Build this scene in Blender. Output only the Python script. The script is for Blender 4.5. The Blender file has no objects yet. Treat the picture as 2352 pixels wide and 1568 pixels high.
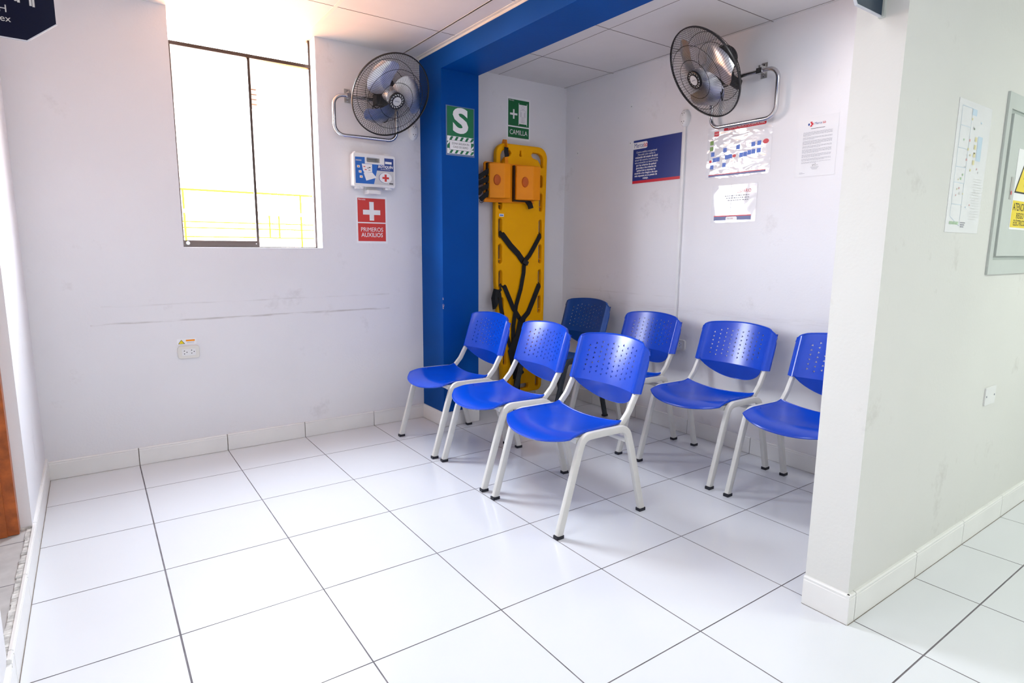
import bpy, math, random
from mathutils import Vector, Matrix
random.seed(7)
PI = math.pi
S = bpy.context.scene
COL = S.collection

# ------------------------------------------------------------------ camera
T = 0.45
cam_d = bpy.data.cameras.new('camera')
cam_d.sensor_width = 36.0
cam_d.lens = 1369.67 * 36.0 / 2352.0
cam_d.clip_start = 0.02
cam = bpy.data.objects.new('camera', cam_d)
cam.location = (-0.2875 * T, -8.3332 * T, 2.6289 * T)
cam.rotation_euler = (1.4153, -0.0089, -0.6129)
COL.objects.link(cam)
S.camera = cam

# ------------------------------------------------------------------ world: hazy bright daylight, warm sunlit ground below the horizon
W = bpy.data.worlds.new('world'); S.world = W; W.use_nodes = True
nt = W.node_tree; nt.nodes.clear()
wo = nt.nodes.new('ShaderNodeOutputWorld'); bg = nt.nodes.new('ShaderNodeBackground')
tc = nt.nodes.new('ShaderNodeTexCoord'); sp = nt.nodes.new('ShaderNodeSeparateXYZ')
mr = nt.nodes.new('ShaderNodeMapRange'); cr = nt.nodes.new('ShaderNodeValToRGB')
mr.inputs['From Min'].default_value = -1; mr.inputs['From Max'].default_value = 1
nt.links.new(tc.outputs['Generated'], sp.inputs[0]); nt.links.new(sp.outputs['Z'], mr.inputs['Value'])
nt.links.new(mr.outputs[0], cr.inputs[0]); nt.links.new(cr.outputs[0], bg.inputs[0]); nt.links.new(bg.outputs[0], wo.inputs[0])
e = cr.color_ramp.elements
e[0].position = 0.0; e[0].color = (0.26, 0.112, 0.036, 1)
e[1].position = 1.0; e[1].color = (0.76, 0.86, 1.0, 1)
e2 = cr.color_ramp.elements.new(0.49); e2.color = (0.32, 0.145, 0.05, 1)
e3 = cr.color_ramp.elements.new(0.52); e3.color = (0.91, 0.935, 1.0, 1)
bg.inputs['Strength'].default_value = 25.0

# ------------------------------------------------------------------ exposure
S.view_settings.view_transform = 'Standard'
S.view_settings.look = 'None'
S.view_settings.exposure = 0.86
S.view_settings.gamma = 1.0
S.view_settings.use_curve_mapping = False

# window portal (guides sampling of the sky through the window opening)
pd = bpy.data.lights.new('window_portal', 'AREA'); pd.shape = 'RECTANGLE'; pd.size = 0.75; pd.size_y = 1.21
pd.cycles.is_portal = True
po = bpy.data.objects.new('window_portal', pd); po.location = (0.677, 0.11, 1.78)
po.rotation_euler = (-PI / 2, 0, 0); COL.objects.link(po)

def ceil_lamp_or_fill_light(x, y, w, l, power, color, z=2.36):
    d = bpy.data.lights.new('lamp_or_fill_light', 'AREA'); d.shape = 'RECTANGLE'; d.size = w; d.size_y = l
    d.energy = power; d.color = color
    o = bpy.data.objects.new('lamp_or_fill_light', d); o.location = (x, y, z); COL.objects.link(o)
    return o

# ------------------------------------------------------------------ materials
MATS = {}
def mat(name, col, rough=0.5, metal=0.0, var=0.04, vscale=6.0, bump=0.0, bscale=60.0, coat=0.0, spec=0.5, alpha=1.0, crough=0.05):
    if name in MATS: return MATS[name]
    m = bpy.data.materials.new(name); m.use_nodes = True
    n = m.node_tree; b = n.nodes['Principled BSDF']
    b.inputs['Roughness'].default_value = rough
    b.inputs['Metallic'].default_value = metal
    b.inputs['Specular IOR Level'].default_value = spec
    b.inputs['Coat Weight'].default_value = coat
    b.inputs['Coat Roughness'].default_value = crough
    b.inputs['Alpha'].default_value = alpha
    t = n.nodes.new('ShaderNodeTexCoord')
    no = n.nodes.new('ShaderNodeTexNoise'); no.inputs['Scale'].default_value = vscale; no.inputs['Detail'].default_value = 4
    n.links.new(t.outputs['Object'], no.inputs['Vector'])
    r = n.nodes.new('ShaderNodeValToRGB')
    r.color_ramp.elements[0].position = 0.3; r.color_ramp.elements[1].position = 0.7
    r.color_ramp.elements[0].color = tuple(c * (1 - var) for c in col) + (1,)
    r.color_ramp.elements[1].color = tuple(min(1, c * (1 + var)) for c in col) + (1,)
    n.links.new(no.outputs['Fac'], r.inputs[0]); n.links.new(r.outputs[0], b.inputs['Base Color'])
    if bump > 0:
        n2 = n.nodes.new('ShaderNodeTexNoise'); n2.inputs['Scale'].default_value = bscale; n2.inputs['Detail'].default_value = 5
        n.links.new(t.outputs['Object'], n2.inputs['Vector'])
        bp = n.nodes.new('ShaderNodeBump'); bp.inputs['Strength'].default_value = bump; bp.inputs['Distance'].default_value = 0.004
        n.links.new(n2.outputs['Fac'], bp.inputs['Height']); n.links.new(bp.outputs[0], b.inputs['Normal'])
    MATS[name] = m
    return m

def wall_mat(name, col, scuffs=(), dirt=0.17):
    """painted plaster: roller texture, faint dirt, scuff lines at real heights"""
    m = mat(name, col, 0.55, var=0.025, vscale=1.6, bump=0.12, bscale=90)
    n = m.node_tree; b = n.nodes['Principled BSDF']; base = b.inputs['Base Color'].links[0].from_socket
    t = n.nodes.new('ShaderNodeTexCoord'); sx = n.nodes.new('ShaderNodeSeparateXYZ'); n.links.new(t.outputs['Object'], sx.inputs[0])
    def M(op, a, b_=None, c=None):
        q = n.nodes.new('ShaderNodeMath'); q.operation = op
        for i, v in enumerate((a, b_, c)):
            if v is None: continue
            if isinstance(v, (int, float)): q.inputs[i].default_value = v
            else: n.links.new(v, q.inputs[i])
        return q.outputs[0]
    # blotchy dirt patches and small marks
    nz = n.nodes.new('ShaderNodeTexNoise'); nz.inputs['Scale'].default_value = 3.2; nz.inputs['Detail'].default_value = 9; nz.inputs['Roughness'].default_value = 0.72
    n.links.new(t.outputs['Object'], nz.inputs['Vector'])
    fac = M('MULTIPLY', M('SMOOTH_MAX', M('SUBTRACT', nz.outputs['Fac'], 0.60), 0.0, 0.02), 5.0 * dirt * 10 * 0.25)
    for (z0, slope, wd, amt, axis, a0, a1) in scuffs:
        ax = sx.outputs['X'] if axis == 'x' else sx.outputs['Y']
        zc = M('SUBTRACT', sx.outputs['Z'], M('MULTIPLY_ADD', ax, slope, z0))
        ring = M('SUBTRACT', 1.0, M('DIVIDE', M('ABSOLUTE', zc), wd))
        mp = n.nodes.new('ShaderNodeMapping'); mp.inputs['Scale'].default_value = (6, 6, 90); n.links.new(t.outputs['Object'], mp.inputs[0])
        n3 = n.nodes.new('ShaderNodeTexNoise'); n3.inputs['Scale'].default_value = 1.5; n3.inputs['Detail'].default_value = 6; n.links.new(mp.outputs[0], n3.inputs[0])
        inside = M('MULTIPLY', M('GREATER_THAN', ax, a0), M('LESS_THAN', ax, a1))
        k = M('MULTIPLY', M('MULTIPLY', M('MAXIMUM', ring, 0.0), M('MAXIMUM', M('SUBTRACT', n3.outputs['Fac'], 0.40), 0.0)), M('MULTIPLY', inside, amt * 4))
        fac = M('ADD', fac, k)
    mx = n.nodes.new('ShaderNodeMix'); mx.data_type = 'RGBA'
    n.links.new(M('MINIMUM', fac, 0.6), mx.inputs[0]); n.links.new(base, mx.inputs[6])
    mx.inputs[7].default_value = (col[0] * 0.48, col[1] * 0.44, col[2] * 0.40, 1)
    n.links.new(mx.outputs[2], b.inputs['Base Color'])
    return m

M_wall = wall_mat('wall_paint', (0.80, 0.79, 0.81), [(0.775, 0.006, 0.008, .9, 'x', -.15, 1.48), (0.865, 0.008, 0.006, .35, 'x', -.1, 1.48)])
M_wallr = wall_mat('wall_paint_right', (0.80, 0.79, 0.81), [(0.80, 0.0, 0.03, .14, 'y', -2.7, -0.1), (0.875, 0.0, 0.006, .22, 'y', -1.2, -.15)])
M_wallp = wall_mat('wall_paint_partition', (0.72, 0.715, 0.685), dirt=0.22)
M_blue = mat('blue_wall_paint', (0.0, 0.066, 0.31), 0.5, spec=0.10, var=0.08, vscale=3, bump=0.10, bscale=70)
M_ceil = mat('ceiling_panel', (0.74, 0.725, 0.715), 0.5, var=0.02, bump=0.05, bscale=120)
M_cgrid = mat('ceiling_joint', (0.80, 0.76, 0.70), 0.4)
M_cdark = mat('ceiling_gap', (0.16, 0.13, 0.12), 0.7)
M_tile = mat('floor_tile', (0.735, 0.75, 0.78), 0.16, var=0.012, vscale=2.5, bump=0.025, bscale=9, coat=0.25, crough=0.22)
M_grout = mat('grout', (0.19, 0.175, 0.19), 0.9, var=0.3, vscale=14)
M_skirt = mat('skirting_tile', (0.84, 0.83, 0.81), 0.25, var=0.03, vscale=5, bump=0.03, bscale=20)
M_skg = mat('skirting_joint', (0.20, 0.165, 0.13), 0.8, var=0.3, vscale=20)
M_greytile = mat('grey_floor_tile', (0.50, 0.49, 0.48), 0.5, var=0.10, vscale=18)
M_concrete = mat('rough_concrete', (0.60, 0.59, 0.56), 0.95, var=0.4, vscale=40, bump=0.8, bscale=60)
M_wood = mat('door_wood', (0.42, 0.10, 0.018), 0.35, var=0.30, vscale=30, bump=0.1, bscale=120)
M_white = mat('white_plastic', (0.80, 0.80, 0.80), 0.35)
M_cream = mat('cream_plastic', (0.76, 0.74, 0.69), 0.35)
M_black = mat('black_plastic', (0.008, 0.008, 0.009), 0.42)
M_blackm = mat('black_wire', (0.012, 0.011, 0.012), 0.35)
M_hole = mat('dark_hole', (0.006, 0.006, 0.006), 0.9)
M_chrome = mat('chrome_tube', (0.62, 0.62, 0.64), 0.16, metal=1.0)
M_alu = mat('brushed_aluminium', (0.74, 0.74, 0.77), 0.34, metal=1.0, var=0.08, vscale=20)
M_zinc = mat('zinc_plate', (0.55, 0.54, 0.52), 0.4, metal=0.9)
M_frame = mat('window_frame_brown', (0.045, 0.028, 0.022), 0.4)
M_paper = mat('paper', (0.88, 0.88, 0.89), 0.5)
M_pyel = mat('pale_yellow_print', (0.72, 0.66, 0.38), 0.5)
M_pred = mat('pale_red_print', (0.72, 0.42, 0.42), 0.5)
M_pgrn = mat('pale_green_print', (0.45, 0.62, 0.42), 0.5)
M_lam = mat('laminated_paper', (0.78, 0.78, 0.80), 0.4, coat=1.0, crough=0.03, var=0.01)
M_chblue = mat('blue_chair_plastic', (0.0, 0.058, 0.55), 0.24, var=0.05, vscale=9, bump=0.03, bscale=180, spec=0.5)
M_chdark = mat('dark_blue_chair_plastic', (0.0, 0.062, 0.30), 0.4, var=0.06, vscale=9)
M_chframe = mat('off_white_enamel', (0.70, 0.69, 0.655), 0.32, var=0.03, vscale=12, coat=0.2)
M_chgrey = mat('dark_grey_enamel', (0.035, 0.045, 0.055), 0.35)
M_rubber = mat('black_rubber', (0.012, 0.013, 0.022), 0.6)
M_board = mat('yellow_board_plastic', (1.0, 0.46, 0.0), 0.45, spec=0.15, var=0.03, bump=0.03, bscale=200)
M_orange = mat('orange_foam', (1.0, 0.31, 0.0), 0.42, spec=0.3, var=0.03, bump=0.04, bscale=150)
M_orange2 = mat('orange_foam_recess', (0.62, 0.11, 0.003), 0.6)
M_strap = mat('black_webbing', (0.006, 0.006, 0.007), 0.75, bump=0.5, bscale=600)
M_green = mat('sign_green', (0.0, 0.16, 0.055), 0.4, var=0.01)
M_dgreen = mat('sign_dark_green', (0.0, 0.13, 0.035), 0.4, var=0.01)
M_red = mat('sign_red', (0.62, 0.028, 0.022), 0.4, var=0.01)
M_red2 = mat('poster_red', (0.60, 0.01, 0.03), 0.4, var=0.01)
M_navy = mat('poster_navy', (0.008, 0.028, 0.20), 0.35, var=0.06, vscale=5)
M_kitblue = mat('kit_blue', (0.0, 0.12, 0.50), 0.35, var=0.02)
M_kitnavy = mat('kit_navy', (0.0, 0.035, 0.24), 0.35, var=0.02)
M_ink = mat('black_ink', (0.02, 0.02, 0.02), 0.6)
M_grey = mat('grey_ink', (0.30, 0.30, 0.34), 0.6)
M_lgrey = mat('light_grey_print', (0.60, 0.60, 0.60), 0.5)
M_wprint = mat('white_print', (0.86, 0.86, 0.86), 0.45)
M_box = mat('flow_blue', (0.03, 0.13, 0.55), 0.4)
M_boxg = mat('flow_green', (0.15, 0.30, 0.05), 0.4)
M_cyan = mat('plan_light_blue', (0.55, 0.68, 0.80), 0.5)
M_yel = mat('warning_yellow', (0.86, 0.66, 0.0), 0.4)
M_panel = mat('grey_green_enamel', (0.56, 0.60, 0.57), 0.35)
M_panel2 = mat('grey_green_edge', (0.42, 0.47, 0.44), 0.4)
M_sign = mat('navy_acrylic', (0.001, 0.003, 0.022), 0.35, spec=0.15)
M_signr = mat('teal_navy_acrylic', (0.0, 0.022, 0.055), 0.3)
M_edge = mat('acrylic_edge', (0.62, 0.64, 0.70), 0.2)
M_redlock = mat('red_lock', (0.7, 0.01, 0.02), 0.3)
M_plaster = mat('bare_plaster', (0.66, 0.50, 0.42), 0.9, var=0.25, vscale=60)
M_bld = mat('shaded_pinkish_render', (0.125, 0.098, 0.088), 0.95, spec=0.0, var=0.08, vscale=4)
M_brick = mat('brick_red', (0.10, 0.05, 0.03), 0.9, var=0.2, vscale=30)
M_rail = mat('yellow_painted_rail', (0.26, 0.20, 0.010), 0.9, spec=0.0)
M_post = mat('peach_painted_rail', (0.34, 0.19, 0.09), 0.9, spec=0.0)
M_lampb = mat('lamp_body', (0.8, 0.8, 0.8), 0.4)

def glass_mat():
    m = bpy.data.materials.new('window_glass'); m.use_nodes = True; n = m.node_tree; n.nodes.clear()
    o = n.nodes.new('ShaderNodeOutputMaterial'); a = n.nodes.new('ShaderNodeBsdfTransparent'); g = n.nodes.new('ShaderNodeBsdfGlossy')
    g.inputs['Roughness'].default_value = 0.02; a.inputs[0].default_value = (0.95, 0.96, 0.95, 1)
    f = n.nodes.new('ShaderNodeFresnel'); f.inputs[0].default_value = 1.45
    x = n.nodes.new('ShaderNodeMixShader'); n.links.new(f.outputs[0], x.inputs[0]); n.links.new(a.outputs[0], x.inputs[1]); n.links.new(g.outputs[0], x.inputs[2])
    n.links.new(x.outputs[0], o.inputs[0]); return m
M_glass = glass_mat()
def lamp_mat(name, col, st):
    m = bpy.data.materials.new(name); m.use_nodes = True; b = m.node_tree.nodes['Principled BSDF']
    b.inputs['Emission Color'].default_value = col + (1,); b.inputs['Emission Strength'].default_value = st; return m
def film_mat(name, bump, scale, stretch=(1, 1, 1), dist=0.012):
    """wrinkled clear laminate over a white sheet"""
    m = mat(name, (0.76, 0.76, 0.79), 0.45, coat=1.0, crough=0.025, var=0.01)
    n = m.node_tree; b = n.nodes['Principled BSDF']
    t = n.nodes.new('ShaderNodeTexCoord'); mp = n.nodes.new('ShaderNodeMapping'); mp.inputs['Scale'].default_value = stretch
    n.links.new(t.outputs['Object'], mp.inputs[0])
    z = n.nodes.new('ShaderNodeTexNoise'); z.inputs['Scale'].default_value = scale; z.inputs['Detail'].default_value = 1.5; z.inputs['Distortion'].default_value = 0.6
    n.links.new(mp.outputs[0], z.inputs[0])
    bp = n.nodes.new('ShaderNodeBump'); bp.inputs['Strength'].default_value = bump; bp.inputs['Distance'].default_value = dist
    n.links.new(z.outputs['Fac'], bp.inputs['Height']); n.links.new(bp.outputs[0], b.inputs['Coat Normal'])
    return m
M_film1 = film_mat('wrinkled_laminate', 0.55, 9, (1.0, 1, 3.2))
M_film2 = film_mat('smooth_laminate', 0.25, 4)

# ------------------------------------------------------------------ mesh builder
def fillet(pts, rad, seg=6):
    pts = [Vector(p) for p in pts]; out = [pts[0]]
    for i in range(1, len(pts) - 1):
        p, a, b = pts[i], pts[i - 1], pts[i + 1]
        u = (a - p); v = (b - p); lu, lv = u.length, v.length; u.normalize(); v.normalize()
        ang = u.angle(v); r = rad[i - 1] if isinstance(rad, (list, tuple)) else rad
        d = min(r / math.tan(ang / 2), lu * .49, lv * .49)
        s, e_ = p + u * d, p + v * d
        for k in range(seg + 1):
            t = k / seg
            out.append(s * (1 - t) ** 2 + p * 2 * t * (1 - t) + e_ * t * t)
    out.append(pts[-1]); return out

def rrect(w, h, r, seg=3):
    o = []
    for cx, cy, a0 in ((w / 2 - r, h / 2 - r, 0), (-w / 2 + r, h / 2 - r, PI / 2), (-w / 2 + r, -h / 2 + r, PI), (w / 2 - r, -h / 2 + r, 1.5 * PI)):
        for k in range(seg + 1):
            a = a0 + PI / 2 * k / seg; o.append((cx + r * math.cos(a), cy + r * math.sin(a)))
    return o
def circ(r, n=10): return [(r * math.cos(2 * PI * k / n), r * math.sin(2 * PI * k / n)) for k in range(n)]

def curve_mesh(setup):
    c = bpy.data.curves.new('tmp', 'CURVE' if setup[0] == 'shape' else 'FONT')
    if setup[0] == 'shape':
        c.dimensions = '2D'; c.fill_mode = 'BOTH'; c.extrude = setup[2]; c.bevel_depth = setup[3]; c.bevel_resolution = 2 if setup[3] else 0
        c.resolution_u = 1; c.offset = -setup[3]
        for sp_ in setup[1]:
            s = c.splines.new('POLY'); s.points.add(len(sp_) - 1); s.use_cyclic_u = True
            for k, p in enumerate(sp_): s.points[k].co = (p[0], p[1], 0, 1)
    else:
        c.body = setup[1]; c.size = setup[2]; c.align_x = setup[3]; c.align_y = 'CENTER'; c.offset = setup[4]; c.shear = setup[5]; c.resolution_u = 4
        c.space_character = setup[6]
    o = bpy.data.objects.new('tmp', c); COL.objects.link(o)
    dg = bpy.context.evaluated_depsgraph_get(); dg.update()
    me = bpy.data.meshes.new_from_object(o.evaluated_get(dg))
    v = [tuple(q.co) for q in me.vertices]; f = [tuple(p.vertices) for p in me.polygons]
    bpy.data.objects.remove(o); bpy.data.curves.remove(c); bpy.data.meshes.remove(me)
    return v, f

class MB:
    def __init__(s): s.v = []; s.f = []; s.m = []; s.mats = []
    def mi(s, m):
        if m not in s.mats: s.mats.append(m)
        return s.mats.index(m)
    def add(s, vs, fs, m):
        b = len(s.v); s.v += [tuple(v) for v in vs]; k = s.mi(m)
        for f in fs: s.f.append(tuple(b + i for i in f)); s.m.append(k)
        return s
    def box(s, x0, x1, y0, y1, z0, z1, m):
        vs = [(x, y, z) for x in (x0, x1) for y in (y0, y1) for z in (z0, z1)]
        return s.add(vs, [(0, 1, 3, 2), (4, 6, 7, 5), (0, 4, 5, 1), (2, 3, 7, 6), (0, 2, 6, 4), (1, 5, 7, 3)], m)
    def sweep(s, path, prof, m, ref=(0, 1, 0), closed=False, caps=True):
        path = [Vector(p) for p in path]; n = len(path); k = len(prof); vs = []; ref = Vector(ref)
        for i, p in enumerate(path):
            a = path[(i - 1) % n] if (closed or i > 0) else p
            b = path[(i + 1) % n] if (closed or i < n - 1) else p
            t = (b - a).normalized(); nn = t.cross(ref)
            if nn.length < 1e-4: nn = t.cross(Vector((0.3, 0.2, 0.9)))
            nn.normalize(); bb = nn.cross(t)
            for (u, w) in prof: vs.append(p + nn * u + bb * w)
        fs = []
        for i in range(n if closed else n - 1):
            j = (i + 1) % n
            for q in range(k): fs.append((i * k + q, j * k + q, j * k + (q + 1) % k, i * k + (q + 1) % k))
        if caps and not closed: fs += [tuple(range(k)), tuple((n - 1) * k + q for q in range(k))[::-1]]
        return s.add(vs, fs, m)
    def tube(s, path, r, m, n=8, closed=False, ref=(0, 0, 1)): return s.sweep(path, circ(r, n), m, ref, closed)
    def lathe(s, prof, m, n=24, M=None):
        vs = []; k = len(prof)
        for i in range(n):
            a = 2 * PI * i / n
            for (r, z) in prof:
                p = Vector((r * math.cos(a), r * math.sin(a), z)); vs.append(M @ p if M else p)
        fs = []
        for i in range(n):
            j = (i + 1) % n
            for q in range(k - 1): fs.append((i * k + q, j * k + q, j * k + q + 1, i * k + q + 1))
        return s.add(vs, fs, m)
    def shape(s, splines, m, y=0.0, ext=0.0, bev=0.0, M=None):
        """2D outline(s) in the local XZ plane, facing -Y; first is the outline, the rest holes"""
        v, f = curve_mesh(('shape', splines, ext, bev))
        vs = [Vector((a, y - c, b)) for a, b, c in v]
        if M: vs = [M @ q for q in vs]
        return s.add(vs, f, m)
    def rect(s, x0, x1, z0, z1, m, y=0.0):
        return s.add([(x0, y, z0), (x1, y, z0), (x1, y, z1), (x0, y, z1)], [(0, 1, 2, 3)], m)
    def poly(s, pts, m, y=0.0): return s.add([(a, y, b) for a, b in pts], [tuple(range(len(pts)))], m)
    def disc(s, cx, cz, rx, rz, m, y=0.0, n=20): return s.poly([(cx + rx * math.cos(2 * PI * k / n), cz + rz * math.sin(2 * PI * k / n)) for k in range(n)], m, y)
    def text(s, body, size, x, z, m, y=0.0, align='CENTER', bold=0.0, shear=0.0, sx=1.0, sp=1.0):
        v, f = curve_mesh(('text', body, size, align, 0.0 if 'M' in body else bold * size, shear, sp))
        return s.add([(x + a * sx, y - c, z + b) for a, b, c in v], f, m)
    def build(s, name, parent=None, smooth=False, M=None, edge=0.6):
        me = bpy.data.meshes.new(name)
        vs = [M @ Vector(v) for v in s.v] if M else s.v
        me.from_pydata(vs, [], s.f)
        for m in s.mats: me.materials.append(m)
        me.polygons.foreach_set('material_index', s.m)
        if smooth:
            me.polygons.foreach_set('use_smooth', [True] * len(s.f))
            me.update()
            me.set_sharp_from_angle(angle=edge)
        me.update()
        o = bpy.data.objects.new(name, me); COL.objects.link(o)
        if parent: o.parent = parent
        return o

def thing(name, label, cat, loc=(0, 0, 0), rz=0.0, group=None):
    o = bpy.data.objects.new(name, None); COL.objects.link(o); o.empty_display_size = 0.1
    o.location = loc; o.rotation_euler = (0, 0, rz); o['label'] = label; o['category'] = cat
    if group: o['group'] = group
    return o
def tag(o, label, cat, group=None):
    o['label'] = label; o['category'] = cat
    if group: o['group'] = group
    return o
def struct(o, label=None):
    o['kind'] = 'structure'
    if label: o['label'] = label
    return o

# ------------------------------------------------------------------ room dimensions (metres)
YW = -0.054      # window wall face
XL = -0.390      # left wall face
XR = 2.970       # right wall face
ZC = 2.390       # ceiling
XP = 1.723       # left face of blue pillar / beam
PX0, PY0, PY1 = 1.769, -2.935, -2.795   # partition end face, near face, far face
XE, YF = 4.6, -5.6

# floor of individual tiles over grout, grid lines as laid
lx = {0: .0159, 1: -.0052, 2: -.0171, 3: -.0082, 4: .0027, 5: .0119}
ly = {1: -.0058, 2: -.0007, 3: .0026, 4: .0097, 5: .0051, 6: -.0035, 7: -.0073}
xs = [XL - .02] + [(i + lx.get(i, 0)) * T for i in range(0, 11)]
ys = [YW + .02] + [-(j + ly.get(j, 0)) * T for j in range(1, 13)]
fl = MB(); fl.box(XL - .03, XE + .1, YF - .1, YW + .1, -.12, -.0012, M_grout)
for i in range(len(xs) - 1):
    for j in range(len(ys) - 1):
        g = .0012; x0, x1 = xs[i] + g, xs[i + 1] - g; y1, y0 = ys[j] - g, ys[j + 1] + g
        if i == 0: x1 -= .0007
        if i == 1: x0 += .0007
        if j == 6: y0 += .0006
        b = .0008
        fl.add([(x0 + b, y0 + b, 0), (x1 - b, y0 + b, 0), (x1 - b, y1 - b, 0), (x0 + b, y1 - b, 0)], [(0, 1, 2, 3)], M_tile)
        fl.add([(x0, y0, -.001), (x1, y0, -.001), (x1, y1, -.001), (x0, y1, -.001), (x0 + b, y0 + b, 0), (x1 - b, y0 + b, 0), (x1 - b, y1 - b, 0), (x0 + b, y1 - b, 0)],
               [(0, 1, 5, 4), (1, 2, 6, 5), (2, 3, 7, 6), (3, 0, 4, 7)], M_grout)
struct(fl.build('floor'))

# window wall, with opening
WX0, WX1, WZ0 = 0.297, 1.050, 1.172
w = MB(); yb = .10
w.box(XL - .15, WX0, YW, yb, 0, ZC + .02, M_wall); w.box(WX1, XR + .15, YW, yb, 0, ZC + .02, M_wall); w.box(WX0, WX1, YW, yb, 0, WZ0, M_wall)
struct(w.build('wall_back'))
w = MB(); w.box(XR, XR + .15, PY1 - .1, YW, 0, ZC + .02, M_wallr); struct(w.build('wall_right'))
w = MB(); w.box(PX0, XE + .1, PY0, PY1, 0, ZC + .02, M_wallp)
wp = struct(w.build('wall_partition'))
# left wall with doorway
DY0, DY1 = -1.84, -0.93
w = MB(); w.box(XL - .15, XL, DY1, YW, 0, ZC + .02, M_wall); w.box(XL - .15, XL, YF - .1, DY0, 0, ZC + .02, M_wall); w.box(XL - .15, XL, DY0, DY1, 2.12, ZC + .02, M_wall)
struct(w.build('wall_left'))
w = MB(); w.box(XL - .15, XE + .1, YF - .15, YF, 0, ZC + .02, M_wall); struct(w.build('wall_front'))
w = MB(); w.box(XE, XE + .15, YF, PY0, 0, ZC + .02, M_wall); struct(w.build('wall_side'))
# ceiling
w = MB(); w.box(XL - .3, XE + .2, YF - .2, .12, ZC, ZC + .12, M_ceil); struct(w.build('ceiling'))
# joints of the ceiling panels
g = MB()
for k in range(-2, 3):
    x = 1.005 + .6 * k
    if XL < x < 1.7: g.box(x - .009, x + .009, YF, YW, ZC - .0015, ZC + .001, M_cgrid)
for k in range(0, 9):
    y = -.555 - .6 * k
    g.box(XL, XP, y - .0016, y + .0016, ZC - .001, ZC + .001, M_cdark)
    g.box(XP + .27, XR if y > PY1 else XE, y - .0018, y + .0018, ZC - .001, ZC + .001, M_cdark)
for x in (2.342, 2.945): g.box(x - .0012, x + .0012, PY1, YW, ZC - .001, ZC + .001, M_cdark)
g.box(1.597, 1.604, YF, YW, ZC - .0015, ZC + .001, M_cgrid)
struct(g.build('trim_1'), 'thin joints between the ceiling panels')
# blue pillar and beam
PYF = -.347; PXR = 1.992; ZB = 2.262
b_ = MB()
b_.box(XP, PXR, PYF, YW, 0, ZC, M_blue)
struct(b_.build('trim_2'), 'blue painted pillar')
b_ = MB(); b_.box(XP, PXR, YF, PYF, ZB, ZC, M_blue); struct(b_.build('trim_3'), 'blue painted ceiling beam')
g = MB(); g.box(XP - .022, XP, YF, YW, ZC - .004, ZC, M_cgrid); g.box(XP - .003, XP, YF, YW, ZC - .016, ZC, M_cgrid)
struct(g.build('trim_4'), 'white edge moulding along the blue beam')
# paint chip on the pillar corner
g = MB()
rr = random.Random(3)
for (cz, h, ww) in ((.855, .018, .002), (.812, .022, .007), (.795, .012, .003)):
    pts = []
    for k in range(9):
        a = 2 * PI * k / 9; pts.append((math.cos(a) * ww * rr.uniform(.7, 1.2), cz + math.sin(a) * h * .5 * rr.uniform(.7, 1.2)))
    g.add([(XP - .0006, PYF + .002 + abs(p[0]) * .8, p[1]) if p[0] < 0 else (XP + p[0], PYF - .0006, p[1]) for p in pts], [tuple(range(9))], M_plaster)
struct(g.build('trim_5'), 'chipped paint on the blue pillar edge')

# skirting tiles
def skirt(name, segs, top=.096, th=.011):
    """segs: list of (p0, p1, normal, joints)"""
    q = MB()
    for (a, b, nrm, joints) in segs:
        a = Vector(a); b = Vector(b); d = (b - a); L = d.length; d.normalize(); nv = Vector(nrm)
        cuts = [0] + sorted(j for j in joints if .01 < j < L - .01) + [L]
        for k in range(len(cuts) - 1):
            s0, s1 = cuts[k] + (.0019 if k else 0), cuts[k + 1] - (.0019 if k < len(cuts) - 2 else 0)
            P = [a + d * s0, a + d * s1]
            vs = []
            for p in P:
                for (o, z) in ((0, 0), (th, 0), (th, top - .014), (th - .0015, top - .012), (th - .0005, top - .004), (th - .004, top), (0, top)):
                    vs.append((p.x + nv.x * o, p.y + nv.y * o, z))
            n = 7
            q.add(vs, [(i, (i + 1) % n, n + (i + 1) % n, n + i) for i in range(n)] + [tuple(range(n)), tuple(range(n, 2 * n))[::-1]], M_skirt)
        q.add([(a.x + nv.x * .001, a.y + nv.y * .001, 0), (b.x + nv.x * .001, b.y + nv.y * .001, 0), (b.x + nv.x * .001, b.y + nv.y * .001, top - .001), (a.x + nv.x * .001, a.y + nv.y * .001, top - .001)], [(0, 1, 2, 3)], M_skg)
        # grubby joint at the floor
        q.add([(a.x + nv.x * th, a.y + nv.y * th, .0006), (b.x + nv.x * th, b.y + nv.y * th, .0006), (b.x + nv.x * (th + .0022), b.y + nv.y * (th + .0022), .0006), (a.x + nv.x * (th + .0022), a.y + nv.y * (th + .0022), .0006)], [(0, 1, 2, 3)], M_skg)
    return struct(q.build(name))
skirt('baseboard_back', [((XL, YW, 0), (XP, YW, 0), (0, -1, 0), [x - XL for x in xs[1:6]]), ((PXR, YW, 0), (XR, YW, 0), (0, -1, 0), [x - PXR for x in xs[5:9]])])
skirt('baseboard_pillar', [((XP, YW, 0), (XP, PYF - .0103, 0), (-1, 0, 0), []), ((XP - .0103, PYF, 0), (PXR, PYF, 0), (0, -1, 0), [xs[5] - XP + .011])])
skirt('baseboard_right', [((XR, YW, 0), (XR, PY1, 0), (-1, 0, 0), [YW - y for y in ys[1:7]])])
skirt('baseboard_left', [((XL, YW, 0), (XL, DY0 - .01, 0), (1, 0, 0), [YW - y for y in ys[1:5]])], top=.112)
skirt('baseboard_left', [((XL, DY0 - .01, 0), (XL, YF, 0), (1, 0, 0), [])], top=.10)
skirt('baseboard_partition', [((PX0, PY1, 0), (PX0, PY0 - .0103, 0), (-1, 0, 0), []), ((PX0 - .0103, PY0, 0), (XE, PY0, 0), (0, -1, 0), [x - PX0 + .011 for x in xs[5:12]])], top=.100)

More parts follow.
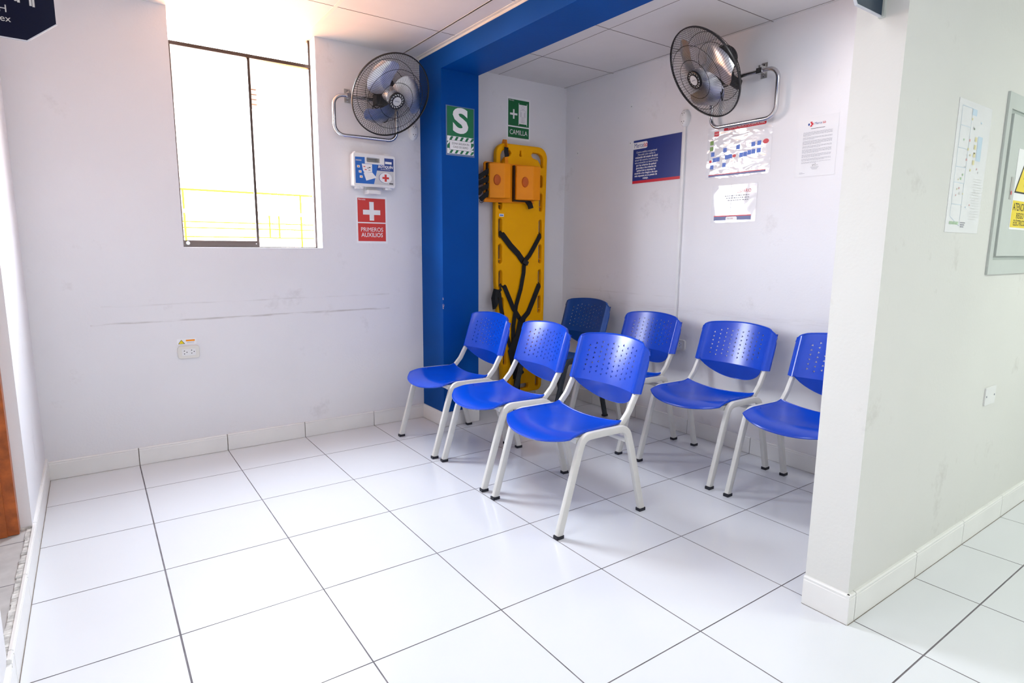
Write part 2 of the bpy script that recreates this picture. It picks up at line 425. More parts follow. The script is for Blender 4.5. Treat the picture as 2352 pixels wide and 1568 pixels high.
# doorway on the left: raised floor of the next room, frame and wooden door
g = MB(); g.box(XL - 1.3, XL - .004, DY0 - .6, .3, -.02, .104, M_greytile)
for y in (-1.05, -1.39, -1.75): g.box(XL - 1.3, XL - .012, y - .0015, y + .0015, .1, .1046, M_grout)
struct(g.build('floor'), 'raised grey tiled floor beyond the left doorway')
g = MB()
for k in range(26):
    y = DY1 - .01 - k * .035; wd = random.uniform(.003, .008)
    g.box(XL - .012 - wd, XL - .001, y - .034, y, .098, .107 + random.uniform(0, .003), M_concrete)
g.box(XL - .05, XL - .004, DY1 - .012, DY1 + .0, .1, .112, M_concrete)
struct(g.build('trim_6'), 'rough broken edge of the raised threshold')
g = MB(); g.box(XL - .15, XL - .036, DY1 - .045, DY1 - .0005, .106, 2.12, M_wood); g.box(XL - .12, XL - .07, DY1 - .052, DY1 - .045, .106, 2.12, M_wood)
dr = g.build('door_1'); struct(dr, 'orange brown wooden door frame and leaf in the left doorway')
g = MB(); g.box(XL - .98, XL - .155, DY1 - .04, DY1 - .003, .112, 2.1, M_wood)
for (z0, z1) in ((.25, .95), (1.1, 1.95)): g.box(XL - .88, XL - .25, DY1 - .046, DY1 - .04, z0, z1, M_wood)
g.build('door_leaf', dr)
g = MB(); g.box(XL - 1.45, XL - 1.3, DY0 - .7, .3, 0, 2.5, M_wall); g.box(XL - 1.3, XL - .15, .15, .3, 0, 2.5, M_wall); g.box(XL - 1.3, XL - .15, DY0 - .75, DY0 - .6, 0, 2.5, M_wall)
g.box(XL - 1.45, XL - .15, DY0 - .75, .3, 2.4, 2.5, M_wall)
struct(g.build('wall_hall'))

# window
g = MB(); yf0, yf1 = .045, .075
fw = .011
g.box(WX0, WX0 + fw, yf0, yf1, WZ0, ZC, M_frame); g.box(WX1 - fw, WX1, yf0, yf1, WZ0, ZC, M_frame)
g.box(WX0, WX1, yf0 - .004, yf1, 2.232, 2.252, M_frame); g.box(WX0, WX1, yf0, yf1, WZ0, WZ0 + .006, M_frame)

wf = g.build('window_1'); struct(wf, 'brown framed sliding window with a fixed transom')
g = MB(); g.box(WX0 + fw, WX0 + fw + .006, .048, .06, WZ0 + .006, 2.232, M_frame); g.box(.695, .709, .048, .06, WZ0 + .006, 2.232, M_frame); g.box(WX0 + fw, .709, .046, .06, WZ0 + .006, WZ0 + .038, M_frame)
sash = g.build('sash', wf)
g = MB(); g.lathe([(0, .008), (.009, .008), (.011, 0)], M_zinc, 18, Matrix.Translation((WX0 + .034, .046, WZ0 + .022)) @ Matrix.Rotation(PI / 2, 4, 'X')); g.lathe([(0, .004), (.003, .004), (.003, 0)], M_zinc, 10, Matrix.Translation((.69, .046, WZ0 + .022)) @ Matrix.Rotation(PI / 2, 4, 'X'))
g.build('sash_lock', sash)
g = MB(); g.rect(WX0 + fw, .70, WZ0 + .03, 2.235, M_glass, .054); g.build('pane', wf)
g = MB(); g.rect(.70, WX1 - fw, WZ0, 2.235, M_glass, .066); g.build('pane', wf)
g = MB(); g.rect(WX0 + fw, WX1 - fw, 2.25, ZC, M_glass, .06); g.build('pane', wf)

# outside
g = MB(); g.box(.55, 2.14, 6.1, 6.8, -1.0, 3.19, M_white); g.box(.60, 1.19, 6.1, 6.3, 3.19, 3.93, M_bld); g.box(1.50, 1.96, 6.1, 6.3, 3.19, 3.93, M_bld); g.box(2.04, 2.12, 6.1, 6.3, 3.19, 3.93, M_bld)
tb = g.build('neighbour_building'); tag(tb, 'pinkish building seen through the upper part of the window', 'building')
g = MB()
for k in range(4): g.box(2.035, 2.13 - .015 * (k % 2), 6.07, 6.1, 3.26 + k * .07, 3.31 + k * .07, M_brick)
g.build('brick_patch', tb)
g = MB(); g.tube([(-1.5, 3.2, 1.74), (3.5, 3.2, 1.74)], .012, M_rail, 6); g.build('top_rail', None); rail_top = bpy.data.objects['top_rail']
g = MB()
for z in (1.53, 1.42, 1.36, 1.27): g.tube([(-1.5, 3.2, z), (3.5, 3.2, z)], .008, M_rail, 6)
for x in (.70, 1.86): g.tube([(x, 3.2, .9), (x, 3.2, 1.74)], .011, M_rail, 6, ref=(0, 1, 0))
for x in (1.52, 1.62, 2.0): g.tube([(x, 3.2, 1.27), (x, 3.2, 1.53)], .010, M_rail, 6, ref=(0, 1, 0))
g.box(-1.5, 3.5, 3.19, 3.22, 1.505, 1.545, M_post)
rl = tag(g.build('balcony_railing'), 'yellow metal railing outside the window', 'railing'); rail_top.parent = rl

# ------------------------------------------------------------------ unseen ceiling lights: corridor lamp, plus added fill panels brightening room and alcove
LAMPC = lamp_mat('lamp_diffuser_green_white', (0.86, 1.0, 0.90), 3.0)
FILLW = lamp_mat('fill_diffuser_cool_white', (0.90, 0.95, 1.0), 3.0)
for (x, y, w_, l_, pw, colr, mm) in ((3.4, -4.6, .6, .6, 16, (0.91, 1.0, 0.87), LAMPC), (0.7, -4.6, .6, .6, 6, (1.0, 0.97, 0.90), FILLW), (0.35, -2.3, .6, .6, 3.5, (0.88, 0.94, 1.0), FILLW), (2.38, -2.42, .3, .3, 2.6, (0.92, 0.95, 1.0), FILLW)):
    t = thing('ceiling_lamp_or_fill', 'square panel lamp in the corridor ceiling' if x > 3 else 'small added fill light panel, unseen in the alcove ceiling' if x > 2 else ('added fill light panel, unseen in the ceiling over the middle of the waiting room' if y > -3 else 'added fill light panel, unseen in the ceiling behind the camera'), 'lamp', (x, y, ZC))
    g = MB(); g.box(-w_ / 2 - .02, w_ / 2 + .02, -l_ / 2 - .02, l_ / 2 + .02, -.02, 0, M_lampb); g.build('housing', t)
    g = MB(); g.box(-w_ / 2, w_ / 2, -l_ / 2, l_ / 2, -.022, -.0201, mm); g.build('diffuser', t)
    lo = ceil_lamp_or_fill_light(x, y, w_, l_, pw, colr, ZC - .03)

# ------------------------------------------------------------------ chairs
def chair_tri_mesh(plastic):
    """perforated curved back shell; local frame: x = front(0) -> rear(.49), y = width"""
    g = MB()
    def pos(u, z, off=0.0):
        s = 1 - (u / .205) ** 2
        x = .436 + (z - .549) * .31 + .040 * max(s, -.3) - .006 * math.exp(-((abs(u) - .214) / .012) ** 2)
        if abs(u) > .205: x = .436 + (z - .549) * .31 + (abs(u) - .205) * .35 - .006 * math.exp(-((abs(u) - .214) / .012) ** 2)
        if z < .549 and abs(u) < .205:
            x = .436 + .040 * max(s, 0) + (.549 - z) * .42
        return (x + off, u, z)
    def ztop(u):
        a = abs(u)
        if a > .180: t = min(1, (a - .180) / .057); return .729 + .0375 * math.sqrt(max(0, 1 - t * t)) - .012 * t
        return .7665 + .0115 * (1 - (a / .180) ** 2)
    NC, NR = 10, 7
    ua, ub, za, zb = -.168, .168, .578, .742
    cw, ch = (ub - ua) / NC, (zb - za) / NR
    rnd = random.Random(11)
    vs = []; fs = []; idx = {}
    def V(u, z, off):
        k = (round(u, 5), round(z, 5), off)
        if k not in idx: idx[k] = len(vs); vs.append(pos(u, z, off))
        return idx[k]
    TH = .004
    for i in range(NC):
        for j in range(NR):
            u0, u1, z0, z1 = ua + i * cw, ua + (i + 1) * cw, za + j * ch, za + (j + 1) * ch
            um, zm = (u0 + u1) / 2, (z0 + z1) / 2
            ring = [(u0, z0), (um, z0), (u1, z0), (u1, zm), (u1, z1), (um, z1), (u0, z1), (u0, zm)]
            cz = zm + (.0045 if i % 2 else -.0045); r = .0070; a0 = rnd.choice((0, PI / 2, PI, PI * 1.5)) + .1
            tri = [(um + r * math.cos(a0 + k * 2 * PI / 3), cz + r * math.sin(a0 + k * 2 * PI / 3)) for k in range(3)]
            skip = (j == 0 and i in (0,)) or (j == 6 and i == 9)
            for off, flip in ((0.0, False), (TH, True)):
                rv = [V(*p, off) for p in ring]; tv = [V(*p, off) for p in tri]
                if skip:
                    f = [tuple(rv)]
                else:
                    near = [min(range(3), key=lambda q: (tri[q][0] - p[0]) ** 2 + (tri[q][1] - p[1]) ** 2) for p in ring]
                    f = []
                    for k in range(8):
                        k2 = (k + 1) % 8
                        if near[k] == near[k2]: f.append((rv[k], rv[k2], tv[near[k]]))
                        else: f.append((rv[k], rv[k2], tv[near[k2]], tv[near[k]]))
                fs += [q[::-1] if flip else q for q in f]
            if not skip:
                for k in range(3):
                    a, b = tri[k], tri[(k + 1) % 3]
                    fs.append((V(*a, 0.0), V(*a, TH), V(*b, TH), V(*b, 0.0)))
    # margins
    us = [ -.237, -.233, -.225, -.215, -.205, -.195, -.185] + [ua + k * cw / 2 for k in range(2 * NC + 1)] + [.185, .195, .205, .215, .225, .233, .237]
    mid = [za + k * ch / 2 for k in range(2 * NR + 1)]
    def quadstrip(a, b, zs_a, zs_b):
        for k in range(len(zs_a) - 1):
            for off, flip in ((0.0, False), (TH, True)):
                q = (V(a, zs_a[k], off), V(b, zs_b[k], off), V(b, zs_b[k + 1], off), V(a, zs_a[k + 1], off))
                fs.append(q[::-1] if flip else q)
    for a, b in zip(us[:-1], us[1:]):
        inside = a >= ua - 1e-6 and b <= ub + 1e-6
        def col(u, part):
            zt = ztop(u)
            if part == 'low': return [.549, .562, za]
            if part == 'high': return [zb, zb + (zt - zb) * .4, zb + (zt - zb) * .75, zt - .0015, zt]
            return mid
        quadstrip(a, b, col(a, 'low'), col(b, 'low')); 
        quadstrip(a, b, col(a, 'high'), col(b, 'high'))
        if not inside: quadstrip(a, b, mid, mid)
    # tongue
    tu = [-.195 + k * .0195 for k in range(21)]
    def zl(u): return   .549 - .090 * max(0, 1 - (abs(u) / .195) ** 2.3) ** .8
    for a, b in zip(tu[:-1], tu[1:]):
        za_, zb_ = zl(a), zl(b)
        quadstrip(a, b, [za_ + (.5489 - za_) * t for t in (0, .15, .5, 1)], [zb_ + (.5489 - zb_) * t for t in (0, .15, .5, 1)])
    g.add(vs, fs, plastic)
    # rolled side bands wrapping the posts, and rolled top edge
    for sgn in (-1, 1):
        zs = [  .549 + k * (.714 - .549) / 8 for k in range(9)]
        path = [pos(.237 * sgn, z) for z in zs]
        vv = []
        for z in zs:
            x, y, _ = pos(.237, z)
            for (dx, dy) in ((0, 0), (.003, .002), (.010, .002), (.015, -.002), (.017, -.030), (.014, -.034)):
                tp = min(1, (.716 - z) / .03); vv.append((x + dx * tp, sgn * (y + dy * tp), z))
        n = 6
        g.add(vv, [(k * n + q, (k + 1) * n + q, (k + 1) * n + q + 1, k * n + q + 1) if sgn > 0 else (k * n + q + 1, (k + 1) * n + q + 1, (k + 1) * n + q, k * n + q) for k in range(8) for q in range(n - 1)], plastic)
        g.add([vv[q] for q in range(n)] + [vv[8 * n + q] for q in range(n)], [tuple(range(n)), tuple(range(n, 2 * n))], plastic)
    top = [pos(u, ztop(u), TH * .5) for u in us]
    g.sweep(top, circ(.0042, 6), plastic, (1, 0, 0))
    # top return band closing the back of the shell
    vv = []
    for u in us:
        x, y, z = pos(u, ztop(u)); q_ = max(0.0, 1 - max(0, abs(u) - .195) / .042); vv += [(x, y, z), (x + .014 * q_, y, z - .001), (x + .018 * q_, y, z - .012 * q_)]
    g.add(vv, [(k * 3 + q, (k + 1) * 3 + q, (k + 1) * 3 + q + 1, k * 3 + q + 1) for k in range(len(us) - 1) for q in range(2)], plastic)
    edge = [pos(u, zl(u), TH * .5) for u in tu]
    g.sweep(edge, circ(.003, 5), plastic, (1, 0, 0))
    return g

def seat_mesh(plastic):
    g = MB(); NU, NV = 28, 22
    vs = []; fs = []
    def P(a, b):
        # a in [-1,1] across, b in [0,1] front->rear
        ry = .212 + .010 * (1 - b)
        y = a * ry
        xf = -.012 + .072 * abs(a) ** 2.6             # rounded front edge
        xr = .362 - .020 * (1 - a * a)
        x = xf + (xr - xf) * b
        z = .427 - .020 * (1 - a * a) * (0.4 + .6 * math.sin(PI * min(1, b * .95 + .05)))   # saddle
        fr = max(0, 1 - b / .28); z -= .028 * fr ** 2 * (1 - .55 * a * a) + .004 * fr
        side = max(0, abs(a) - .90) / .10; z += .003 * side
        rr_ = max(0, b - .85) / .15; z += .010 * rr_ ** 2 * (.3 + .7 * a * a)
        return (x, y, z)
    for j in range(NV + 1):
        for i in range(NU + 1):
            b = (j / NV) ** 1.25
            vs.append(P(-1 + 2 * i / NU, b))
    n1 = len(vs)
    vs += [(x, y, z - .006) for (x, y, z) in vs]
    for j in range(NV):
        for i in range(NU):
            q = (j * (NU + 1) + i, j * (NU + 1) + i + 1, (j + 1) * (NU + 1) + i + 1, (j + 1) * (NU + 1) + i)
            fs.append(q[::-1]); fs.append(tuple(n1 + k for k in q))
    per = [i for i in range(NU + 1)] + [(j) * (NU + 1) + NU for j in range(1, NV + 1)] + [NV * (NU + 1) + i for i in range(NU - 1, -1, -1)] + [j * (NU + 1) for j in range(NV - 1, 0, -1)]
    for k in range(len(per)):
        a, b = per[k], per[(k + 1) % len(per)]; fs.append((a, b, n1 + b, n1 + a))
    g.add(vs, fs, plastic)
    # rolled rim
    rim = [Vector(vs[i]) + Vector((0, 0, -.004)) for i in per]
    g.sweep(rim, circ(.0052, 6), plastic, (0, 0, 1), closed=True)
    return g

def make_chair(name, plastic, frame):
    t = thing(name, '', 'chair')
    prof = rrect(.031, .023, .0045, 2)
    pflat = rrect(.026, .020, .0045, 2)
    archL = fillet([(0, 0, .012), (.083, 0, .300), (.118, 0, .412), (.245, 0, .412)], [.10, .055], 7)
    archR = fillet([(.245, 0, .412), (.372, 0, .410), (.405, 0, .310), (.486, 0, .012)], [.055, .10], 7)
    for sy in (-1, 1):
        for arch in (archL, archR):
            path = [(p.x, p.y + sy * .237, p.z) for p in arch]
            g = MB(); g.sweep(path, prof, frame, (0, 1, 0)); lg = g.build('leg', t, True)
            foot = path[0] if arch is archL else path[-1]
            g = MB(); g.box(foot[0] - .018, foot[0] + .018, foot[1] - .0135, foot[1] + .0135, 0, .014, M_rubber)
            g.build('foot_cap', lg)
        post = fillet([(.095, 0, .396), (.345, 0, .400), (.410, 0, .470), (.461, 0, .560), (.503, 0, .690)], [.02, .05, .15], 6)
        g = MB(); g.sweep([(p.x, p.y + sy * .212, p.z) for p in post], pflat, frame, (0, 1, 0)); g.build('back_post', t, True)
    g = MB(); g.sweep([(.110, -.210, .392), (.110, .210, .392)], pflat, frame, (0, 0, 1)); g.build('crossbar', t, True)
    g = MB(); g.sweep([(.385, -.232, .352), (.385, .232, .352)], pflat, frame, (0, 0, 1)); g.build('crossbar', t, True)
    seat_mesh(plastic).build('seat', t, True, edge=.9)
    chair_tri_mesh(plastic).build('backrest', t, True, edge=.5)
    for sy in (-1, 1):
        for x in (.165, .27):
            g = MB(); g.lathe([(0, .0035), (.004, .003), (.0055, 0)], plastic, 8, Matrix.Translation((x, sy * .202, .4255)) ); g.build('screw', t, True)
    return t
def copy_tree(o, parent=None):
    c = o.copy(); COL.objects.link(c)
    if parent: c.parent = parent
    for ch in o.children: copy_tree(ch, c)
    return c
def place(o, x, y, rz, label, group):
    o.location = (x, y, 0); o.rotation_euler = (0, 0, rz); o['label'] = label; o['group'] = group
    return o
ch0 = make_chair('waiting_chair', M_chblue, M_chframe)
R = math.radians
GL, GR = 'blue waiting chairs in the row by the pillar', 'blue waiting chairs in the row along the right wall'
spots = [(1.364, -1.742, 0, 'blue perforated chair standing nearest the camera, front of the left row', GL),
         (1.389, -1.160, R(-4.5), 'blue perforated chair in the middle of the left row of three', GL),
         (1.394, -.612, R(-1.9), 'blue perforated chair beside the blue pillar, last of the left row', GL),
         (2.322, -1.765, 0, 'blue chair by the right wall, fully in view, middle of the white-legged three', GR),
         (2.322, -2.345, 0, 'blue chair by the right wall, partly hidden behind the partition end', GR),
         (2.312, -1.142, 0, 'blue white-legged chair by the right wall in front of the wall outlet', GR)]
allch = [ch0] + [copy_tree(ch0) for _ in spots[1:]]
for o, sp_ in zip(allch, spots): place(o, *sp_)
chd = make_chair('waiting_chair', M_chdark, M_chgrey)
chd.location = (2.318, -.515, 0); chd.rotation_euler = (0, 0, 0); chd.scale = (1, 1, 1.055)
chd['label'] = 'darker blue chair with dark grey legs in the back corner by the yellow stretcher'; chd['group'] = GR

# ------------------------------------------------------------------ fans
def make_fan(label, centre, nrm, wall, a0, a1, z0, z1, aplate, roll, up_side):
    """wall: function (a along the wall, d off the wall, z) -> world point"""
    n = Vector(nrm).normalized(); c = Vector(centre)
    upv = Vector((0, 0, 1)); xax = upv.cross(n).normalized(); yax = n.cross(xax)
    M = Matrix((( xax.x, yax.x, n.x, c.x), (xax.y, yax.y, n.y, c.y), (xax.z, yax.z, n.z, c.z), (0, 0, 0, 1)))
    root_loc = wall(aplate, 0, z1)
    t = thing('wall_fan', label, 'fan', root_loc, 0, 'wall mounted fans')
    Minv = Matrix.Translation(-Vector(root_loc)); H = Minv @ M
    def bld(g, nm, par=t, sm=True): return g.build(nm, par, sm, Minv)
    RR = .25
    # rims
    g = MB(); g.lathe([(RR + .004 * math.cos(a), .004 + .007 * math.sin(a)) for a in [2 * PI * k / 8 for k in range(9)]], M_blackm, 64, M); bld(g, 'guard_rim')
    def guard(sign, zmid, r_in, z_in, nwire, swirl, rings):
        q = MB()
        def prof(s):
            r = r_in + (RR - r_in) * s
            # dome profile from the inner ring to the rim
            z = z_in * (1 - max(0, (s - zmid) / (1 - zmid)) ** 2.2)
            return r, z
        for k in range(nwire):
            a = 2 * PI * k / nwire; pts = []
            for i in range(9):
                s_ = i / 8; r, z = prof(s_); b = a + swirl * s_
                pts.append(M @ Vector((r * math.cos(b), r * math.sin(b), z)))
            q.sweep(pts, circ(.00095, 3), M_blackm, tuple(n), caps=False)
        for s_ in rings:
            r, z = prof(s_)
            q.sweep([M @ Vector((r * math.cos(2 * PI * k / 40), r * math.sin(2 * PI * k / 40), z - .0015 * sign)) for k in range(40)], circ(.0015, 4), M_blackm, tuple(n), closed=True)
        return q
    bld(guard(1, .35, .040, .072, 110, .35, (.0, .32, .66)), 'front_guard', sm=False)
    bld(guard(-1, .30, .060, -.085, 96, -.30, (.0, .35, .70)), 'rear_guard', sm=False)
    # badge
    g = MB(); g.lathe([(0, .078), (.027, .079), (.029, .076)], M_lgrey, 28, M)
    g.lathe([(.029, .074), (.046, .073)], M_wprint, 28, M)
    g.lathe([(.028, .0795), (.0315, .0795), (.0315, .074)], M_blackm, 28, M); g.lathe([(.0435, .073), (.044, .079), (.049, .077), (.049, .066)], M_blackm, 28, M)
    g.sweep([M @ Vector((x, 0, .0795)) for x in (-.016, .016)], rrect(.0045, .0006, .0002, 1), M_grey, tuple(n))
    for k in range(15):
        a = 2 * PI * k / 15; b = a + .32
        g.sweep([M @ Vector((.030 * math.cos(a), .030 * math.sin(a), .0770)), M @ Vector((.045 * math.cos(b), .045 * math.sin(b), .0770))], rrect(.0055, .002, .0005, 1), M_blackm, tuple(n))
    bld(g, 'badge')
    # blades
    for k in range(3):
        q = MB(); nr, na = 14, 12; vs = []
        th0 = roll + 2 * PI * k / 3
        for i in range(nr + 1):
            s_ = i / nr; r = .040 + .170 * s_
            cen_a = th0 + .30 - .75 * s_
            wd = .92 + .62 * math.sin(PI * min(1, s_ * .75 + .05)) - .25 * s_
            if s_ > .62: wd *= math.sqrt(max(.01, 1 - ((s_ - .62) / .38) ** 2 * .93))
            shift = -.18 * max(0, s_ - .62) / .38
            for j in range(na + 1):
                u = j / na; a = cen_a + shift + wd * (u - .5)
                z = .020 - .052 * u * (1 - .25 * s_) + .010 * math.sin(PI * u)
                z += .0030 * math.exp(-((u - .45) / .05) ** 2) * (1 if .2 < s_ < .85 else 0)
                vs.append(M @ Vector((r * math.cos(a), r * math.sin(a), z)))
        m_ = na + 1
        fs = [(i * m_ + j, (i + 1) * m_ + j, (i + 1) * m_ + j + 1, i * m_ + j + 1) for i in range(nr) for j in range(na)]
        q.add(vs, fs, M_alu); bld(q, 'blade')
    g = MB(); g.lathe([(0, .050), (.020, .048), (.030, .035), (.043, .026), (.046, -.03), (0, -.03)], M_alu, 24, M); bld(g, 'blade_hub')
    # motor
    g = MB(); g.lathe([(0, -.075), (.050, -.078), (.066, -.088), (.070, -.13), (.066, -.175), (.052, -.192), (0, -.195)], M_black, 24, M)
    for k in range(16):
        a = 2 * PI * k / 16; g.sweep([M @ Vector((.069 * math.cos(a), .069 * math.sin(a), -.095)), M @ Vector((.069 * math.cos(a), .069 * math.sin(a), -.172))], rrect(.004, .004, .001, 1), M_black, tuple(xax))
    mo = bld(g, 'motor')
    # pivot and neck down to the tube loop
    back = M @ Vector((0, 0, -.135)); jx = wall(up_side, .045, z1 - .045)
    g = MB(); g.sweep([back, back + (Vector(jx) - back) * .5 + Vector((0, 0, -.035)), Vector(jx)], rrect(.034, .05, .008), M_black, (0, 0, 1)); bld(g, 'pivot_bracket')
    # switch housing under the motor
    p = back + Vector((0, 0, -.085)); g = MB()
    g.box(p.x - .045, p.x + .045, p.y - .03, p.y + .03, p.z - .03, p.z + .03, M_black); bld(g, 'switch_box', sm=False)
    # tube loop
    ra = .06; loop = []
    cs = [(a1, z1), (a1, z0), (a0, z0), (a0, z1)]
    cen = ((a0 + a1) / 2, (z0 + z1) / 2)
    for (a, z) in cs:
        sa = 1 if a > cen[0] else -1; sz = 1 if z > cen[1] else -1
        # arc around the corner going clockwise
        cx, cz = a - sa * ra, z - sz * ra
        st = {(1, 1): PI / 2, (1, -1): 0, (-1, -1): -PI / 2, (-1, 1): -PI}[(sa, sz)]
        for k in range(7):
            b = st - PI / 2 * k / 6; loop.append(Vector(wall(cx + ra * math.cos(b), .045, cz + ra * math.sin(b))))
    g = MB(); g.tube(loop, .0115, M_chrome, 12, closed=True, ref=tuple(Vector(wall(0, 1, 0)) - Vector(wall(0, 0, 0)))); bld(g, 'tube_loop')
    # wall plate with clamp
    g = MB()
    def wbox(aa, ab, da, db, za, zb, m):
        P = [Vector(wall(x, y, z)) for x in (aa, ab) for y in (da, db) for z in (za, zb)]
        g.add(P, [(0, 1, 3, 2), (4, 6, 7, 5), (0, 4, 5, 1), (2, 3, 7, 6), (0, 2, 6, 4), (1, 5, 7, 3)], m)
    wbox(aplate - .018, aplate + .018, 0, .003, z1 - .03, z1 + .05, M_zinc); wbox(aplate - .006, aplate + .006, .003, .05, z1 - .008, z1 + .03, M_zinc); wbox(aplate - .02, aplate + .012, .030, .060, z1 - .014, z1 + .014, M_chrome)
    for dz in (-.02, .038): wbox(aplate - .004, aplate + .004, .003, .006, z1 + dz - .004, z1 + dz + .004, M_chrome)
    bld(g, 'wall_plate', sm=False)
    # hanging cable loops
    g = MB()
    for (sx_, sz_, ph) in ((.05, .055, 0), (.028, .085, .4), (.06, .03, .9)):
        pts = []
        for k in range(15):
            a = 2 * PI * k / 14
            pts.append(p + xax * (sx_ * math.sin(a) + .012 * ph) + Vector((0, 0, -.03 - sz_ * (1 - math.cos(a)) * .6)) + n * (.03 * math.sin(a + ph)))
        g.tube(pts, .0028, M_black, 6, ref=(0.2, .3, 1))
    bld(g, 'cable')
    return t
n1 = (math.cos(-.605) * math.cos(R(-82.5)), math.cos(-.605) * math.sin(R(-82.5)), math.sin(-.605))
n2 = (math.cos(-.600) * math.cos(R(162.6)), math.cos(-.600) * math.sin(R(162.6)), math.sin(-.600))
make_fan('black wire wall fan with metal blades to the left of the blue pillar', (1.434, -.255, 2.078), n1,
         lambda a, d, z: (a, YW - d, z), 1.135, 1.535, 1.845, 2.075, 1.235, 2.60, 1.45)
make_fan('black wire wall fan with metal blades above the posters on the right wall', (2.678, -1.553, 2.127), n2,
         lambda a, d, z: (XR - d, a, z), -1.835, -1.425, 1.885, 2.14, -1.722, 2.45, -1.60)

# ------------------------------------------------------------------ signs and posters
def on_back(x, z): return (x, YW, z), 0.0
def on_right(y, z): return (XR, y, z), -PI / 2
def on_part(x, z): return (x, PY0, z), 0.0
L1, L2, L3, L4 = -.00155, -.0018, -.00205, -.0023

# red first aid sign
loc, rz = on_back(1.372, 1.352)
t = thing('safety_sign', 'red first aid sign with a white cross, under the first aid case', 'sign', loc, rz, 'printed safety signs')
g = MB(); g.box(-.1035, .1035, -.0014, -.0002, -.148, .148, M_paper); g.build('sheet', t)
g = MB(); g.rect(-.093, .093, -.015, .134, M_red, L1); g.rect(-.093, .093, -.134, -.022, M_red, L1); g.build('red_panel', t)
g = MB(); g.poly([(-.058, .032), (-.015, .032), (-.015, -.004 + .0), (.015, -.004), (.015, .032), (.058, .032), (.058, .062), (.015, .062), (.015, .112), (-.015, .112), (-.015, .062), (-.058, .062)], M_wprint, L2); g.build('cross', t)
g = MB(); g.text('PRIMEROS', .037, 0, -.062, M_wprint, L2, bold=.008, sx=.90); g.text('AUXILIOS', .037, 0, -.096, M_wprint, L2, bold=.008, sx=.90); g.text('Mercelab', .013, -.088, .125, M_wprint, L2, 'LEFT', bold=.01); g.build('lettering', t)

# green S sign on the pillar
t = thing('safety_sign', 'green and white earthquake safe zone sign with a large S on the blue pillar', 'sign', (1.857, PYF, 1.905), 0, 'printed safety signs')
M_sleeve = mat('clear_sleeve', (0.10, 0.17, 0.33), 0.15, coat=1.0, crough=.05)
g = MB(); g.box(-.104, .104, -.0012, -.0002, -.150, .150, M_sleeve); g.build('plastic_sleeve', t)
g = MB(); g.rect(-.096, .096, -.032, .145, M_green, L1); g.rect(-.096, .096, -.138, -.032, M_wprint, L1)
for k in range(5):
    x = -.082 + k * .038
    for (z0, z1) in ((-.056, -.034), (-.136, -.116)): g.poly([(x, z0), (x + .017, z0), (x + .031, z1), (x + .014, z1)], M_green, L2)
g.rect(-.096, -.079, -.107, -.064, M_green, L2); g.rect(.079, .096, -.107, -.064, M_green, L2)
g.poly([(-.096, -.075), (-.079, -.058), (-.079, -.071), (-.096, -.088)], M_wprint, L3); g.poly([(.079, -.096), (.096, -.079), (.096, -.092), (.079, -.109)], M_wprint, L3)
g.rect(-.079, .079, -.116, -.056, M_ink, L2); g.rect(-.0775, .0775, -.1145, -.0575, M_wprint, L3)
g.build('printed_panel', t)
g = MB(); g.text('S', .200, 0, .0565, M_wprint, L2, bold=.04, sx=1.2); g.text('ZONA SEGURA EN', .0172, 0, -.076, M_ink, L4, bold=.0, sx=.88); g.text('CASO DE SISMO', .0172, 0, -.097, M_ink, L4, bold=.0, sx=.88); g.build('lettering', t)

# CAMILLA sign
loc, rz = on_back(2.517, 2.110)
t = thing('safety_sign', 'green and white stretcher sign above the yellow spine board', 'sign', loc, rz, 'printed safety signs')
g = MB(); g.box(-.105, .105, -.0014, -.0002, -.147, .147, M_paper); g.build('sheet', t)
g = MB(); g.rect(-.092, .094, -.050, .132, M_dgreen, L1); g.rect(-.092, .094, -.132, -.059, M_dgreen, L1)
g.poly([(-.076, .024), (-.050, .024), (-.050, -.002), (-.037, -.002), (-.037, .024), (-.011, .024), (-.011, .038), (-.037, .038), (-.037, .064), (-.050, .064), (-.050, .038), (-.076, .038)], M_wprint, L2)
g.rect(.004, .073, -.032, .102, M_wprint, L2); g.rect(.0, .004, -.042, .112, M_wprint, L2); g.rect(.073, .077, -.042, .112, M_wprint, L2)
g.build('printed_panel', t)
g = MB()
def outline(pts, wd, m, y, cyc=True):
    P = pts + ([pts[0]] if cyc else [])
    for (a, b) in zip(P[:-1], P[1:]):
        d = Vector((b[0] - a[0], b[1] - a[1])); d.normalize(); q = Vector((-d.y, d.x)) * wd / 2
        g.poly([(a[0] + q.x, a[1] + q.y), (a[0] - q.x, a[1] - q.y), (b[0] - q.x, b[1] - q.y), (b[0] + q.x, b[1] + q.y)], m, y)
outline([(.0385 + .011 * math.cos(2 * PI * k / 14), .083 + .011 * math.sin(2 * PI * k / 14)) for k in range(14)], .0014, M_grey, L3)
outline([(.022, .066), (.055, .066), (.062, .058), (.062, .018), (.056, .018), (.055, .050), (.053, .050), (.053, -.018), (.042, -.022), (.040, .018), (.037, .018), (.035, -.022), (.024, -.018), (.024, .050), (.021, .050), (.020, .018), (.015, .018), (.015, .058)], .0014, M_grey, L3)
g.build('figure_outline', t)
g = MB(); g.text('CAMILLA', .048, .001, -.096, M_wprint, L2, bold=.012, sx=.82); g.text('Mercelab', .012, -.086, .124, M_wprint, L2, 'LEFT'); g.build('lettering', t)

